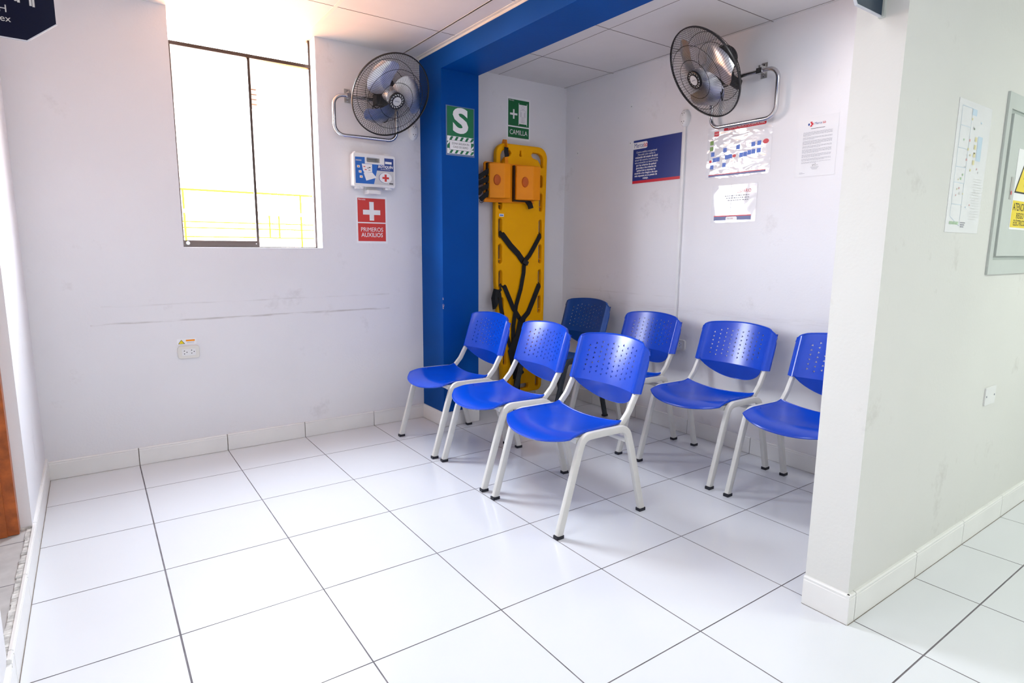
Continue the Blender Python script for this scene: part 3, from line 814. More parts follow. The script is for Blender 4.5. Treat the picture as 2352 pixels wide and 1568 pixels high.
# blue poster
loc, rz = on_right(-.978, 1.766)
t = thing('poster', 'navy blue landscape poster with white text and a red strip, beside the cable conduit', 'poster', loc, rz, 'posters on the right wall')
def sheet_curl(w, h, m, name, par, amp=.004):
    q = MB(); nx, nz = 10, 8; vs = []
    for j in range(nz + 1):
        for i in range(nx + 1):
            x = -w / 2 + w * i / nx; z = -h / 2 + h * j / nz
            vs.append((x, -.0012 , z))
    vs += [(x, -.0002, z) for (x, y, z) in vs]
    n_ = (nx + 1) * (nz + 1)
    fs = []
    for j in range(nz):
        for i in range(nx):
            a = j * (nx + 1) + i; fs.append((a, a + 1, a + nx + 2, a + nx + 1)); fs.append(tuple(n_ + k for k in (a, a + nx + 1, a + nx + 2, a + 1)))
    q.add(vs, fs, m); return q.build(name, par)
sheet_curl(.418, .296, M_lam, 'sheet', t)
g = MB(); g.rect(-.204, .204, -.124, .142, M_navy, L1); g.rect(-.204, .204, -.142, -.124, M_red2, L1)
hp = [(-.209, .084), (-.209, .128), (-.090, .128)] + [(-.090 + .010 * math.sin(a), .118 + .010 * math.cos(a)) for a in (.5, 1.0, 1.57)] + [(-.080, .094)] + [(-.090 + .010 * math.cos(a), .094 - .010 * math.sin(a)) for a in (.6, 1.57)]
g.poly(hp[::-1], M_wprint, L2); g.build('printed_panel', t)
g = MB(); g.text('Merce', .042, -.198, .106, M_kitnavy, L3, 'LEFT', bold=.008, sx=.80); g.text('lab', .042, -.113, .106, M_red2, L3, 'LEFT', bold=.008, sx=.72)
lines = ['Centro médico ocupacional', 'Mercelab solo realiza la', 'evaluación del estado de salud', 'actual del usuario, la aptitud de', 'esta evaluación es determinada', 'por los criterios de aptitud', 'generales o los criterios de', 'aptitud de su empresa de', 'acuerdo a los riesgos a los que', 'esta expuesto en su puesto de', 'trabajo.']
for k, s_ in enumerate(lines):
    g.text(s_, .0175, -.085, .062 - k * .0172, M_wprint, L3, bold=(0 if k in (0, 1, 3, 4) else .025), sx=.92)
g.build('lettering', t)

# flow-chart poster under the fan
loc, rz = on_right(-1.587, 1.750)
t = thing('poster', 'wrinkled laminated flow chart poster directly under the right fan', 'poster', loc, rz, 'posters on the right wall')
sheet_curl(.420, .296, M_film1, 'sheet', t)
g = MB(); g.poly([(-.10, .118), (.165, .118), (.170, .122), (.170, .140), (-.10, .140)], M_red2, L1); g.rect(-.165, -.132, .094, .122, M_red2, L1)
g.rect(-.19, .185, -.128, -.124, M_red2, L1); g.rect(-.19, .185, -.137, -.128, M_navy, L1)
for (x, z, m) in ((-.178, .060, M_boxg), (-.178, .026, M_boxg), (-.168, -.006, M_box), (-.155, -.040, M_box), (-.13, -.038, M_box), (-.085, .010, M_box), (-.07, -.032, M_box), (-.047, -.03, M_box), (.002, .016, M_box), (.025, -.030, M_box), (.0505, -.028, M_box), (.076, -.022, M_box), (.1015, -.020, M_box), (.135, -.018, M_box), (.098, .020, M_box), (.135, .022, M_box), (-.085, -.075, M_box), (-.17, -.08, M_box)):
    g.rect(x - .012, x + .012, z - .012, z + .012, m, L1)
g.disc(.175, .026, .018, .013, M_red2, L1); g.disc(-.02, -.030, .012, .009, M_red2, L1); g.disc(-.182, -.046, .010, .008, M_red2, L1)
for (xa, xb, z) in ((-.14, -.03, -.0385), (-.03, .135, -.024), (.098, .16, .021)): g.rect(xa, xb, z - .0006, z + .0006, M_grey, L1 + .0001)
for (x, za, zb_) in ((-.178, .026, .06), (-.195, -.046, .0), (-.085, -.075, .01), (.098, -.02, .02)): g.rect(x - .0006, x + .0006, za, zb_, M_grey, L1 + .0001)
g.build('flow_chart', t)
g = MB(); g.text('EXAMEN MÉDICO OCUPACIONAL', .0165, .162, .129, M_wprint, L2, 'RIGHT', bold=.008, sx=.92); g.text('Mercelab', .0075, -.1485, .108, M_wprint, L2, bold=.008)
for k in range(4): g.rect(-.185, -.145, -.096 - k * .006, -.0945 - k * .006, M_grey, L2)
g.build('lettering', t)

# small poster below
loc, rz = on_right(-1.581, 1.450)
t = thing('poster', 'small white laminated notice with a red heading, below the flow chart poster', 'poster', loc, rz, 'posters on the right wall')
sheet_curl(.300, .214, M_film2, 'sheet', t)
g = MB(); g.rect(-.128, .120, -.072, -.066, M_red2, L1); g.rect(-.128, .120, -.094, -.072, M_navy, L1)
g.poly([(-.045, -.094), (.03, -.094), (.03, -.080), (.024, -.074), (-.039, -.074), (-.045, -.080)], M_wprint, L2)
g.build('printed_panel', t)
g = MB()
outline([(.048, -.052), (.084, -.052), (.084, -.038), (.080, -.034), (.080, -.012), (.074, -.004), (.060, -.002), (.052, -.006), (.050, -.034), (.048, -.038)], .0014, M_grey, L1)
outline([(.058, -.010), (.074, -.010), (.074, -.022), (.058, -.022)], .001, M_grey, L1)
outline([(.058, -.03), (.062, -.026), (.068, -.03), (.074, -.026)], .001, M_grey, L1, False); outline([(-.03, -.05), (-.018, -.02), (0, -.024), (.012, -.034), (-.004, -.04)], .001, M_grey, L1)
g.build('drawing', t)
g = MB(); g.text('USUARIO', .0265, .112, .068, M_red2, L2, 'RIGHT', sx=.82)
rr = random.Random(9)
for k in range(3):
    x = -.06 + .01 * k
    while x < .098: w_ = rr.uniform(.006, .018); g.rect(x, min(x + w_, .1), .045 - k * .013 - .0028, .045 - k * .013 + .0028, M_grey, L2); x += w_ + .004
g.text('Merce', .011, -.036, -.084, M_grey, L3, 'LEFT'); g.text('lab', .011, -.008, -.084, M_red2, L3, 'LEFT'); g.build('lettering', t)

# white document
loc, rz = on_right(-2.047, 1.712)
t = thing('notice', 'white portrait letter with small print at the right end of the poster wall', 'notice', loc, rz, 'posters on the right wall')
sheet_curl(.210, .297, M_lam, 'sheet', t)
g = MB(); g.disc(-.047, .113, .005, .006, M_kitnavy, L1); g.poly([(-.040, .126), (-.030, .126), (-.030, .119), (-.024, .119), (-.024, .108), (-.030, .108), (-.030, .101), (-.040, .101), (-.040, .106), (-.034, .113), (-.040, .120)], M_red2, L1); g.build('emblem', t)
g = MB(); g.text('Merce', .017, -.018, .114, M_kitnavy, L1, 'LEFT', bold=.01, sx=.9); g.text('lab', .017, .024, .114, M_red2, L1, 'LEFT', bold=.008, sx=.85)
g.rect(-.035, .038, .0895, .0915, M_ink, L1)
z = .074; rr = random.Random(5)
for par_ in (5, 3, 5, 3, 5, 4, 3, 2):
    for k in range(par_):
        x1_ = .078 if k < par_ - 1 else rr.uniform(-.04, .05); x = -.073
        while x < x1_:
            w_ = rr.uniform(.004, .014); g.rect(x, min(x + w_, x1_ + .001), z - .0007, z + .0007, M_grey, L1); x += w_ + .0018
        z -= .0042
    z -= .0045
for k in range(3): g.rect(-.022 + .004 * k, .022 - .004 * k, -.103 - k * .005, -.1015 - k * .005, M_grey, L1)
g.rect(-.08, -.062, -.128, -.1265, M_grey, L1); g.rect(-.08, -.05, -.132, -.1305, M_grey, L1)
g.build('lettering', t)
g = MB()
outline([(-.016, -.092), (-.006, -.088), (-.012, -.098), (.004, -.084), (.0, -.096), (.012, -.092), (.018, -.094)], .0009, M_ink, L1, False); g.build('signature', t)

# floor plan sheet on the partition
t = thing('plan_sheet', 'long pale floor plan sheet on the partition, left of the electrical cabinet', 'notice', (2.325, PY0, 1.460), 0)
g = MB(); g.box(-.143, .143, -.0014, -.0002, -.212, .210, M_lam); g.build('sheet', t)
g = MB()
outline([(-.115, -.16), (-.03, -.19), (-.03, .19), (-.115, .19)], .0016, M_cyan, L2)
for z in (-.12, -.05, .0, .06, .13): outline([(-.115, z), (-.03, z)], .0014, M_cyan, L2, False)
g.rect(-.03, .01, .17, .19, M_cyan, L2); g.rect(.045, .085, .03, .11, M_cyan, L2)
for k in range(26):
    x = random.uniform(-.1, .08); z = random.uniform(-.16, .17); m = random.choice((M_pyel, M_pred, M_pgrn, M_lgrey, M_cyan)); s_ = random.uniform(.003, .006)
    g.rect(x - s_, x + s_, z - s_ * .7, z + s_ * .7, m, L3)
for k in range(4): g.rect(.018, .036, .09 - k * .025, .105 - k * .025, M_pyel, L3)
for k in range(16): g.rect(.05, .12, -.03 - k * .009, -.0285 - k * .009, M_lgrey, L2)
g.build('floor_plan', t)
g = MB()
for k in range(6): g.rect(-.115 + k * .013, -.105 + k * .013, -.186, -.176, M_pgrn, L3)
for k in range(3): g.rect(-.02, .02 - .005 * k, -.180 - k * .007, -.1765 - k * .007, M_grey, L3)
g.build('legend', t)

# electrical cabinet
t = thing('electrical_cabinet', 'grey green electrical cabinet on the partition at the right edge of the photo', 'cabinet', (2.825, PY0, 1.425), 0)
g = MB()
g.shape([[(-.225, -.325), (.225, -.325), (.225, .325), (-.225, .325)], [(-.19, -.27), (-.19, .27), (.19, .27), (.19, -.27)]], M_panel, -.004, .0035, .0008)
g.box(-.19, .19, -.003, -.0005, -.27, .27, M_panel2); g.build('frame', t)
g = MB(); g.shape([[(-.178, -.256), (.178, -.256), (.178, .254), (-.178, .254)]], M_panel, -.008, .004, .0015); dd = g.build('door', t)
g = MB(); g.box(-.126, -.104, -.0155, -.0135, -.045, .035, M_zinc); g.disc(-.115, -.022, .006, .008, M_redlock, -.0165); g.build('latch', dd)
t2 = thing('warning_sign', 'yellow and white electrical risk sign on the cabinet door', 'sign', (2.842, PY0 - .0135, 1.418), 0)
g = MB(); g.box(-.103, .103, -.0014, 0, -.148, .148, M_paper); g.build('sheet', t2)
g = MB(); g.poly([(-.098, -.012), (.098, -.012), (0, .138)], M_ink, L2); g.poly([(-.084, -.006), (.084, -.006), (0, .124)], M_yel, L3); g.poly([(-.006, .085), (.014, .085), (.004, .055), (.018, .055), (-.004, .012), (.002, .042), (-.014, .042)], M_ink, L4); g.rect(-.097, .097, -.140, -.040, M_yel, L2); g.build('printed_panel', t2)
g = MB(); g.text('ATENCIÓN', .040, 0, -.064, M_ink, L3, bold=.008, sx=.85); g.text('RIESGO', .030, 0, -.096, M_ink, L3, bold=.008, sx=.85); g.text('ELÉCTRICO', .030, 0, -.123, M_ink, L3, bold=.008, sx=.85); g.build('lettering', t2)

# blank plate on the partition
t = thing('blank_cover_plate', 'small blank white cover plate low on the partition wall', 'cover plate', (2.825, PY0, .608), 0)
g = MB(); g.shape([rrect(.114, .074, .004, 2)], M_white, -.003, .002, .001); g.build('plate', t)
for x in (-.047, .040): g = MB(); g.lathe([(0, .002), (.0035, .0015), (.004, 0)], M_grey, 10, Matrix.Translation((x, -.006, 0)) @ Matrix.Rotation(PI / 2, 4, 'X')); g.build('screw', t)

# red sign on the left wall
t = thing('safety_sign', 'red sign on the left wall, only its edge in view', 'sign', (XL, -.715, 1.57), PI / 2, 'printed safety signs')
g = MB(); g.box(-.105, .105, -.0014, -.0002, -.1485, .1485, M_paper); g.build('sheet', t)
g = MB(); g.rect(-.095, .095, -.115, .138, M_red2, L1); g.build('red_panel', t)

# ------------------------------------------------------------------ outlets
def slot3(g, x, z, m, y, flip=1):
    g.poly([(x - .0035, z + .006), (x + .0035, z + .006), (x, z + .012)][::1], m, y); g.poly([(x - .0035, z - .006), (x, z - .012), (x + .0035, z - .006)], m, y); g.disc(x + .012 * flip, z, .0026, .0026, m, y, 10)
def plate_outlet(label, loc, rz, w=.113, h=.076):
    t = thing('wall_outlet', label, 'outlet', loc, rz, 'rectangular wall outlets')
    g = MB(); g.shape([rrect(w - .006, h - .006, .014, 5)], M_cream, -.005, .004, .003); g.build('cover', t, True, edge=.5)
    g = MB(); g.box(-.034, .034, -.0128, -.0115, -.018, .018, M_white)
    slot3(g, -.022, 0, M_hole, -.0130); slot3(g, .014, .002, M_hole, -.0130); g.build('socket', t)
    return t
plate_outlet('cream double outlet low on the window wall under a warning sticker', (.2825, YW, .598), 0)
plate_outlet('cream outlet low on the right wall at the foot of the cable conduit', (XR, -1.243, .572), -PI / 2)
t = thing('warning_sticker', 'small sticker with a yellow triangle above the window wall outlet', 'sticker', (.277, YW, .6565), 0)
g = MB(); g.box(-.047, .047, -.001, 0, -.0155, .0165, M_paper); g.build('sheet', t)
g = MB(); g.poly([(-.043, -.012), (-.009, -.012), (-.026, .011)], M_ink, -.0014); g.poly([(-.039, -.0105), (-.013, -.0105), (-.026, .008)], M_yel, -.0018); g.rect(-.004, .040, .001, .010, M_orange, -.0014); g.rect(0, .036, -.005, -.0035, M_grey, -.0014); g.rect(0, .036, -.010, -.0085, M_lgrey, -.0014); g.build('printed_panel', t)
def oval_outlet(label, loc, rz):
    t = thing('oval_outlet', label, 'outlet', loc, rz, 'oval surface outlets')
    g = MB(); prof = [(0, .030), (.60, .030), (.82, .026), (.95, .018), (1.0, .008), (1.0, 0)]
    n_ = 32; vs = []
    for k in range(n_):
        a = 2 * PI * k / n_
        for (r_, d) in prof: vs.append((.033 * r_ * math.cos(a), -d, .053 * r_ * math.sin(a)))
    q = len(prof)
    g.add(vs, [(k * q + i, ((k + 1) % n_) * q + i, ((k + 1) % n_) * q + i + 1, k * q + i + 1) for k in range(n_) for i in range(q - 1)], M_white); g.build('cover', t, True)
    for zz in (.024, -.024):
        g = MB()
        for (dx, dz, r_) in ((-.008, .003, .0028), (.008, .003, .0028), (0, -.007, .0022)): g.disc(dx, zz + dz, r_, r_, M_hole, -.0303, 10)
        g.build('socket', t)
oval_outlet('white oval double outlet beside the pillar under the left fan', (1.668, YW, 1.925), 0)
oval_outlet('white oval double outlet at the top of the conduit on the right wall', (XR, -1.205, 1.985), -PI / 2)
g = MB(); g.box(XR - .013, XR, -1.216, -1.200, .61, 1.935, M_white)
tag(g.build('cable_conduit'), 'white vertical cable conduit running down the right wall', 'conduit')
for k, (y, z, lb) in enumerate(((-.198, 2.152, 'upper wall anchor nearest the room corner'), (-.198, 1.896, 'lower wall anchor nearest the room corner'), (-.740, 2.137, 'upper wall anchor above the navy poster'), (-.742, 1.898, 'wall anchor at the left edge of the navy poster'))):
    g = MB(); Mx = Matrix.Translation((XR, y, z)) @ Matrix.Rotation(-PI / 2, 4, 'Y')
    g.lathe([(.0035, .0005), (.005, .002), (.009, .0022), (.020, 0)], M_white, 12, Mx); g.lathe([(0, .0012), (.004, .0012)], M_grey, 10, Mx)
    tag(g.build('wall_anchor'), lb, 'wall anchor', 'old screw anchors in the right wall')

# ------------------------------------------------------------------ first aid case
t = thing('first_aid_case', 'white first aid case with a blue label and red cross, on the window wall', 'first aid kit', (1.372, YW, 1.650), 0)
D = .071
def rr2(x0, x1, z0, z1, r, n_=4): return [((x0 + x1) / 2 + a, (z0 + z1) / 2 + b) for a, b in rrect(x1 - x0, z1 - z0, r, n_)]
g = MB(); g.shape([rr2(-.136, .136, -.098, .098, .012), rr2(-.050, .036, .050, .076, .006)], M_white, -D * .25, D * .18, .004); g.build('rear_shell', t, True, edge=.5)
g = MB(); g.shape([rr2(-.138, .138, -.100, .100, .014), rr2(-.050, .036, .050, .076, .006)], M_white, -D * .75, D * .18, .005); g.build('front_shell', t, True, edge=.5)
yl = -D * .75 - D * .18 - .0056
g = MB()
g.poly([(-.126, -.082), (-.008, -.082), (.014, .002), (.125, .002), (.125, .080), (.064, .080), (.064, .038), (-.064, .038), (-.064, .076), (-.126, .074)], M_kitblue, yl)
g.poly([(-.008, -.082), (.125, -.084), (.125, .002), (.014, .002)], M_lgrey, yl)
g.poly([(.014, .002), (.125, .002), (.125, .080), (.064, .080), (.064, .038), (.016, .032)], M_kitnavy, yl - .0004)
g.rect(.068, .112, .046, .060, M_wprint, yl - .0008)
g.poly([(-.084, .036), (-.018, .036), (-.018, -.010), (-.068, -.018), (-.078, -.002)], M_wprint, yl - .0006); g.poly([(-.074, -.018), (-.018, -.012), (.010, -.042), (-.058, -.064)], M_wprint, yl - .0008)
for (x, z) in ((-.106, .018), (-.096, -.012), (-.090, -.042)): g.rect(x - .009, x + .009, z - .007, z + .007, M_wprint, yl - .0006); g.rect(x - .004, x + .004, z - .003, z + .003, M_orange, yl - .0009)
for (x, z, m_) in ((-.068, .020, M_red), (-.045, .012, M_grey), (-.034, .016, M_ink), (-.060, .002, M_red), (-.036, .0, M_grey)): g.rect(x - .006, x + .006, z - .0025, z + .0025, m_, yl - .0009)
g.disc(.068, -.040, .043, .032, M_kitnavy, yl - .0004); g.disc(.070, -.0395, .042, .0315, M_wprint, yl - .0007)
g.poly([(.048, -.046), (.063, -.046), (.063, -.062), (.077, -.062), (.077, -.046), (.092, -.046), (.092, -.034), (.077, -.034), (.077, -.018), (.063, -.018), (.063, -.034), (.048, -.034)], M_red, yl - .0010)
g.build('label_sheet', t)
g = MB(); g.text('BOTIQUÍN', .021, .070, .026, M_wprint, yl - .0010, bold=.03, shear=.2, sx=.98); g.text('DE EMERGENCIA', .0088, .070, .011, M_wprint, yl - .0010, bold=.03, sx=.95); [g.rect(-.122 + k * .0075, -.1165 + k * .0075, .051, .059, M_lgrey, yl - .0006) for k in range(5)]; g.rect(.094, .120, -.076, -.070, M_ink, yl - .0006); g.build('lettering', t)
for (x, z, w_) in ((-.104, .104, .018), (.088, .104, .018)): g = MB(); g.box(x - w_, x + w_, -D * .9, -D * .3, z - .006, z + .003, M_white); g.build('latch', t)
for x in (-.094, .092): g = MB(); g.box(x - .022, x + .022, -D * .85, -D * .3, -.112, -.100, M_white); g.box(x - .002, x + .006, -D * .98, -D * .85, -.110, -.092, M_white); g.build('hinge', t)
g = MB(); g.box(-.045, .028, -.070, 0, -.142, -.118, M_white); g.box(-.050, .030, -.082, -.070, -.142, -.122, M_white); g.box(-.045, .028, -.02, 0, -.118, -.095, M_white); g.build('wall_bracket', t)

# ------------------------------------------------------------------ yellow spine board
t = thing('spine_board', 'tall yellow plastic spine board hanging on the wall in the alcove', 'stretcher', (2.50, YW, .08), 0)
bx, bz = 2.50, .08
def arcp(cx, cz, r, a0, a1, n_=6): return [(cx + r * math.cos(a0 + (a1 - a0) * k / n_) - bx, cz + r * math.sin(a0 + (a1 - a0) * k / n_) - bz) for k in range(n_ + 1)]
def rel(l): return [(a - bx, b - bz) for a, b in l]
outl = arcp(2.660, 1.842, .078, 0, PI / 2) + arcp(2.358, 1.840, .078, PI / 2, PI) + rel([(2.272, 1.33), (2.280, .94), (2.332, .36)]) + arcp(2.398, .130, .05, PI, 1.5 * PI) + arcp(2.668, .130, .05, 1.5 * PI, 2 * PI) + rel([(2.730, .84), (2.727, 1.33)])
def slot(x, za, zb, w_=.030):
    r_ = w_ / 2; return arcp(x, zb - r_, r_, 0, PI, 5) + arcp(x, za + r_, r_, PI, 2 * PI, 5)
holes = []
for (za, zb) in ((1.63, 1.72), (1.455, 1.59), (1.255, 1.395), (1.07, 1.21), (.89, 1.02), (.69, .822), (.50, .63), (.31, .44)):
    f = (1.33 - max(0, za)) / 1.33
    xl = 2.318 + (max(0, .94 - za) * .075); holes.append(slot(2.684, za, zb)); holes.append(slot(xl, za, zb))
holes.append(rel([(2.318, 1.780), (2.334, 1.772), (2.345, 1.800), (2.365, 1.826), (2.398, 1.838), (2.412, 1.855), (2.398, 1.873), (2.355, 1.874), (2.330, 1.860), (2.318, 1.835)]))
holes.append(rel([(2.700, 1.780), (2.684, 1.772), (2.672, 1.800), (2.650, 1.826), (2.602, 1.838), (2.590, 1.855), (2.602, 1.873), (2.660, 1.874), (2.688, 1.860), (2.700, 1.835)]))
holes.append(rel([(2.487, 1.878), (2.499, 1.878), (2.499, 1.858), (2.504, 1.848), (2.500, 1.838), (2.487, 1.838), (2.482, 1.848), (2.487, 1.858)]))
holes.append(slot(2.672, .115, .20)); holes.append(slot(2.392, .115, .20))
hz = [(2.480 - bx, .112 - bz), (2.585 - bx, .112 - bz), (2.592 - bx, .128 - bz), (2.585 - bx, .150 - bz), (2.480 - bx, .150 - bz), (2.473 - bx, .128 - bz)]
holes.append(hz)
g = MB(); g.shape([outl] + holes, M_board, -.048, .013, .009); bd = g.build('board_body', t, True, edge=.6)
g = MB(); g.rect(2.305 - bx, 2.345 - bx, 1.405 - bz, 1.425 - bz, M_wprint, -.0715); g.rect(2.31 - bx, 2.34 - bx, 1.411 - bz, 1.418 - bz, M_kitblue, -.0719); g.build('maker_sticker', t)
for (x, z) in ((2.318, 1.49), (2.318, 1.10), (2.684, 1.49), (2.684, 1.10), (2.684, .72)): g = MB(); g.tube([(x - bx - .018, -.05, z - bz), (x - bx + .018, -.05, z - bz)], .0035, M_board, 8); g.build('strap_pin', t)
# straps: separate webbing on the board
def ribbon(g, pts, w_, m, y=-.078, th=.0022):
    P = [Vector((a - bx, y if len(q) == 0 else q[0], b - bz)) for (a, b, *q) in pts]
    g.sweep(P, [(-w_ / 2, -th / 2), (w_ / 2, -th / 2), (w_ / 2, th / 2), (-w_ / 2, th / 2)], m, (0, 1, 0))
ts = t
g = MB()
ribbon(g, [(2.318, 1.30, -.050), (2.330, 1.275), (2.40, 1.20), (2.47, 1.14), (2.520, 1.082)], .046, M_strap)
ribbon(g, [(2.684, 1.30, -.05), (2.668, 1.27), (2.61, 1.18), (2.575, 1.13), (2.530, 1.085)], .036, M_strap)
ribbon(g, [(2.526, 1.09), (2.520, 1.00), (2.495, .88), (2.455, .76), (2.430, .60), (2.430, .40), (2.45, .20)], .034, M_strap, -.082)
ribbon(g, [(2.335, .925, -.05), (2.350, .90), (2.39, .82), (2.43, .74), (2.50, .645)], .036, M_strap, -.080)
ribbon(g, [(2.684, .925, -.05), (2.668, .90), (2.62, .80), (2.57, .70), (2.505, .64)], .042, M_strap)
ribbon(g, [(2.335, .90, -.05), (2.318, .885), (2.29, .85), (2.265, .87)], .022, M_strap, -.080)
ribbon(g, [(2.300, .86), (2.315, .75), (2.37, .55), (2.41, .42), (2.43, .36)], .030, M_strap, -.086)
ribbon(g, [(2.50, .65), (2.47, .52), (2.455, .36), (2.47, .22), (2.46, .11)], .060, M_strap, -.090)
ribbon(g, [(2.45, .52), (2.40, .42), (2.43, .30), (2.48, .25)], .05, M_strap, -.094)
ts_b = g.build('webbing', ts)
for (x, z, a) in ((2.530, 1.078, .5), (2.508, .650, .3), (2.500, .255, 1.0)):
    g = MB(); Mb = Matrix.Translation((x - bx, -.088, z - bz)) @ Matrix.Rotation(a, 4, 'Y'); g.shape([rrect(.05, .034, .006, 2)], M_black, 0, .007, .002, M=Mb); g.build('buckle', ts)
g = MB()
for k in range(5):
    a = k * .3; g.sweep([Vector((2.262 - bx + .010 * math.cos(a) + .010 * k * .3, -.075 - .004 * k, .885 - bz)), Vector((2.250 - bx + .004 * k, -.078 - .004 * k, .82 - bz)), Vector((2.262 - bx + .003 * k, -.080 - .004 * k, .742 - bz + .01 * k))], rrect(.030, .008, .003, 2), M_strap, (0, 1, 0))
g.build('strap_bundle', ts)

# head immobiliser
ti = thing('head_immobilizer', 'orange head immobilizer with two foam blocks strapped to the top of the spine board', 'head immobilizer', (2.38, YW - .075, 1.648), 0)
ox, oz = 2.38, 1.648
g = MB(); g.shape([[(2.165 - ox, 1.500 - oz), (2.60 - ox, 1.508 - oz), (2.60 - ox, 1.775 - oz), (2.175 - ox, 1.775 - oz), (2.165 - ox, 1.765 - oz)]], M_orange, -.008, .006, .002); g.build('base_plate', ti)
def block(x0, x1, x2, label=None):
    q = MB(); z0, z1 = 1.525 - oz, 1.762 - oz; y0, yf = -.018, -.112
    # wedge: broad front face, sloped inner facet
    sec = [(x0, y0), (x0, yf * .50), (x1, yf), (x2, yf * .97), (x2, y0)]
    vs = [(a - ox, b, z) for z in (z0, z1) for a, b in sec]; n_ = 5
    q.add(vs, [(i, (i + 1) % n_, n_ + (i + 1) % n_, n_ + i) for i in range(n_)] + [tuple(range(n_))[::-1], tuple(range(n_, 2 * n_))], M_orange)
    o = q.build('foam_block', ti)
    mod = o.modifiers.new('bevel', 'BEVEL'); mod.width = .006; mod.segments = 2; mod.limit_method = 'ANGLE'
    cx = (x0 + x1) / 2 - ox; q = MB()
    vs = []; n2_ = 20; prof = [(1.0, -.0035), (.92, -.005), (.70, -.0015), (0, -.0005)]
    for k in range(n2_):
        a = 2 * PI * k / n2_
        for (r_, d) in prof: xx = cx + .021 * r_ * math.cos(a); yy = yf * (.50 + .50 * (xx + ox - x0) / (x1 - x0)); vs.append((xx, yy + d + (.004 if r_ == 1.0 else 0) - .002, .0 + .037 * r_ * math.sin(a)))
    m_ = len(prof)
    q.add(vs, [(k * m_ + i, ((k + 1) % n2_) * m_ + i, ((k + 1) % n2_) * m_ + i + 1, k * m_ + i + 1) for k in range(n2_) for i in range(m_ - 1)], M_orange2); q.build('ear_hole', o, True)
block(2.182, 2.270, 2.326); block(2.412, 2.520, 2.588)
for (xa, xb, za_, zb_) in ((2.402, 2.411, 1.525, 1.764), (2.402, 2.520, 1.514, 1.5235), (2.176, 2.181, 1.53, 1.764), (2.182, 2.26, 1.7625, 1.766)):
    g = MB(); g.box(xa - ox, xb - ox, -.040, -.0145, za_ - oz, zb_ - oz, M_black); g.build('fastening_strip', ti)
g = MB()
for (z, l_) in ((1.690, .085), (1.640, .110), (1.592, .100), (1.540, .070)):
    g.sweep([Vector((2.190 - ox, -.045, z + .022 - oz)), Vector((2.165 - ox, -.04, z + .008 - oz)), Vector((2.190 - l_ - ox, -.035, z - .030 - oz))], [(-.016, -.003), (.016, -.003), (.016, .003), (-.016, .003)], M_strap, (0, 1, 0))
g.lathe([(0, .012), (.02, .010), (.024, 0), (.02, -.01), (0, -.012)], M_strap, 12, Matrix.Translation((2.108 - ox, -.038, 1.565 - oz)) @ Matrix.Rotation(PI / 2, 4, 'X'))
g.tube([Vector((2.128 - ox + .014 * math.cos(a), -.036, 1.502 - oz + .011 * math.sin(a))) for a in [2 * PI * k / 14 for k in range(14)]], .0025, M_black, 6, closed=True, ref=(0, 1, 0))
g.build('head_straps', ti)
g = MB(); g.sweep([Vector((2.530 - ox, -.03, 1.525 - oz)), Vector((2.552 - ox, -.03, 1.500 - oz)), Vector((2.560 - ox, -.035, 1.470 - oz))], [(-.020, -.006), (.020, -.006), (.020, .006), (-.020, .006)], M_strap, (0, 1, 0))
g.tube([Vector((2.606 - ox + .013 * math.cos(a), -.03, 1.655 - oz + .015 * math.sin(a))) for a in [2 * PI * k / 14 for k in range(14)]], .0022, M_black, 6, closed=True, ref=(0, 1, 0)); g.build('strap_end', ti)
g = MB(); P = [(2.345, 1.915), (2.350, 1.90), (2.345, 1.84), (2.350, 1.80)]
g.sweep([Vector((2.350 - ox, .035, 1.900 - oz)), Vector((2.350 - ox, .020, 1.934 - oz)), Vector((2.350 - ox, -.006, 1.930 - oz)), Vector((2.352 - ox, -.012, 1.885 - oz))], [(-.014, -.002), (.014, -.002), (.014, .002), (-.014, .002)], M_orange, (1, 0, 0))
g.sweep([Vector((2.352 - ox, -.012, 1.886 - oz)), Vector((2.350 - ox, -.014, 1.855 - oz)), Vector((2.358 - ox, -.012, 1.822 - oz))], [(-.002, -.017), (.002, -.017), (.002, .017), (-.002, .017)], M_strap, (1, 0, 0))
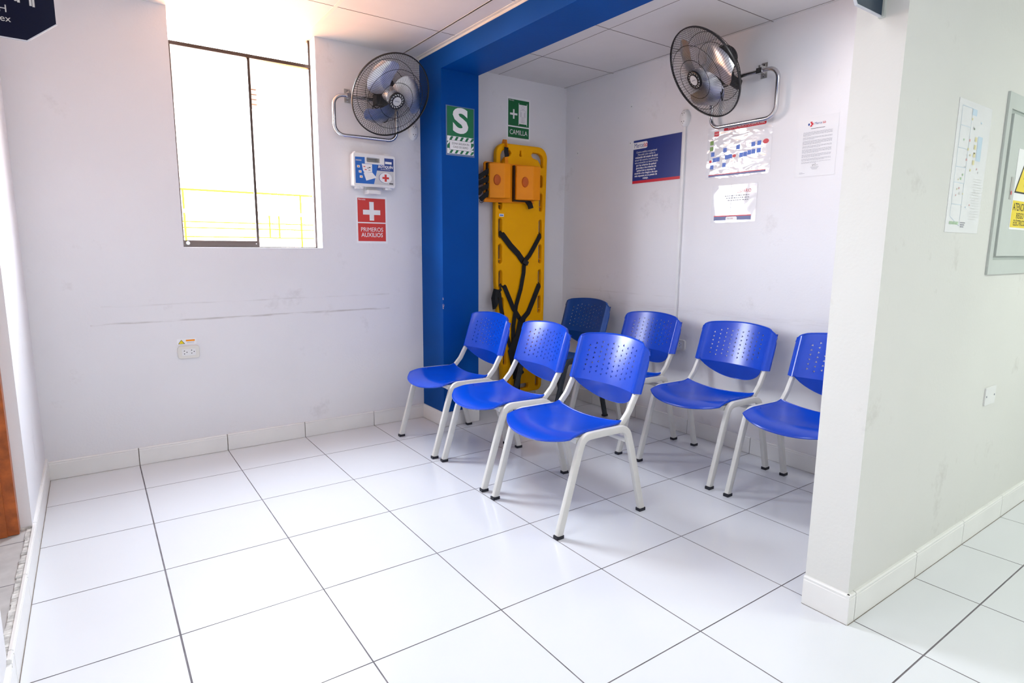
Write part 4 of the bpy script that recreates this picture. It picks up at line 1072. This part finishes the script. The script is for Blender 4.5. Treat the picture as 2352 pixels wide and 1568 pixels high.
g.sweep([Vector((2.354 - ox, -.009, 1.84 - oz)), Vector((2.358 - ox, -.007, 1.77 - oz))], [(-.002, -.014), (.002, -.014), (.002, .014), (-.002, .014)], M_orange, (1, 0, 0)); g.build('hanging_strap', ti)

# ------------------------------------------------------------------ projecting signs
t = thing('projecting_sign', 'dark navy projecting door sign with white icons above the left doorway', 'sign', (XL, -1.0, 1.875), 0, 'navy projecting signs')
px = lambda x: x - XL
g = MB(); g.shape([[(0, 0), (px(-.241), -.002), (px(-.155), .068), (px(-.155), .33), (px(-.20), .38), (0, .38)]], M_sign, .003, .0028, .0002); g.build('panel', t)
g = MB(); g.shape([[(0, -.004), (px(-.2405), -.006), (px(-.152), .066), (px(-.155), .068), (px(-.241), -.002), (0, .0)]], M_edge, .003, .0032, 0); g.build('light_edge', t)
g = MB(); g.text('SSHH', .034, px(-.2850), .088, M_lgrey, -.0006, 'RIGHT'); g.text('Unisex', .030, px(-.2785), .057, M_lgrey, -.0006, 'RIGHT'); g.build('lettering', t)
g = MB()
for (x0, x1, zb) in ((-.264, -.257, .119), (-.256, -.249, .116), (-.224, -.2175, .112), (-.216, -.2095, .110)):
    g.poly([(px(x0), zb), (px(x1), zb), (px(x1), zb + .055), (px(x0), zb + .055)], M_lgrey, -.0006)
for cx in (-.2565, -.217): g.rect(px(cx - .014), px(cx + .014), .165, .215, M_lgrey, -.0006); g.disc(px(cx), .232, .011, .011, M_lgrey, -.0006)
g.build('icons', t)
t = thing('projecting_sign', 'dark blue projecting sign fixed to the partition end at the top of the photo', 'sign', (PX0, -2.87, 1.838), 0, 'navy projecting signs')
g = MB(); g.shape([[(-.150, .002), (-.012, .002), (-.012, .30), (-.150, .30), (-.178, .27), (-.178, .030)]], M_signr, .003, .0028, .0002); g.build('panel', t)
g = MB(); g.shape([[(-.152, -.0015), (-.012, -.0015), (-.012, .002), (-.150, .002), (-.178, .030), (-.182, .030)]], M_edge, .003, .0034, 0); g.build('light_edge', t)
g = MB(); g.box(-.012, 0, -.006, .010, -.002, .31, M_panel); g.build('wall_channel', t)
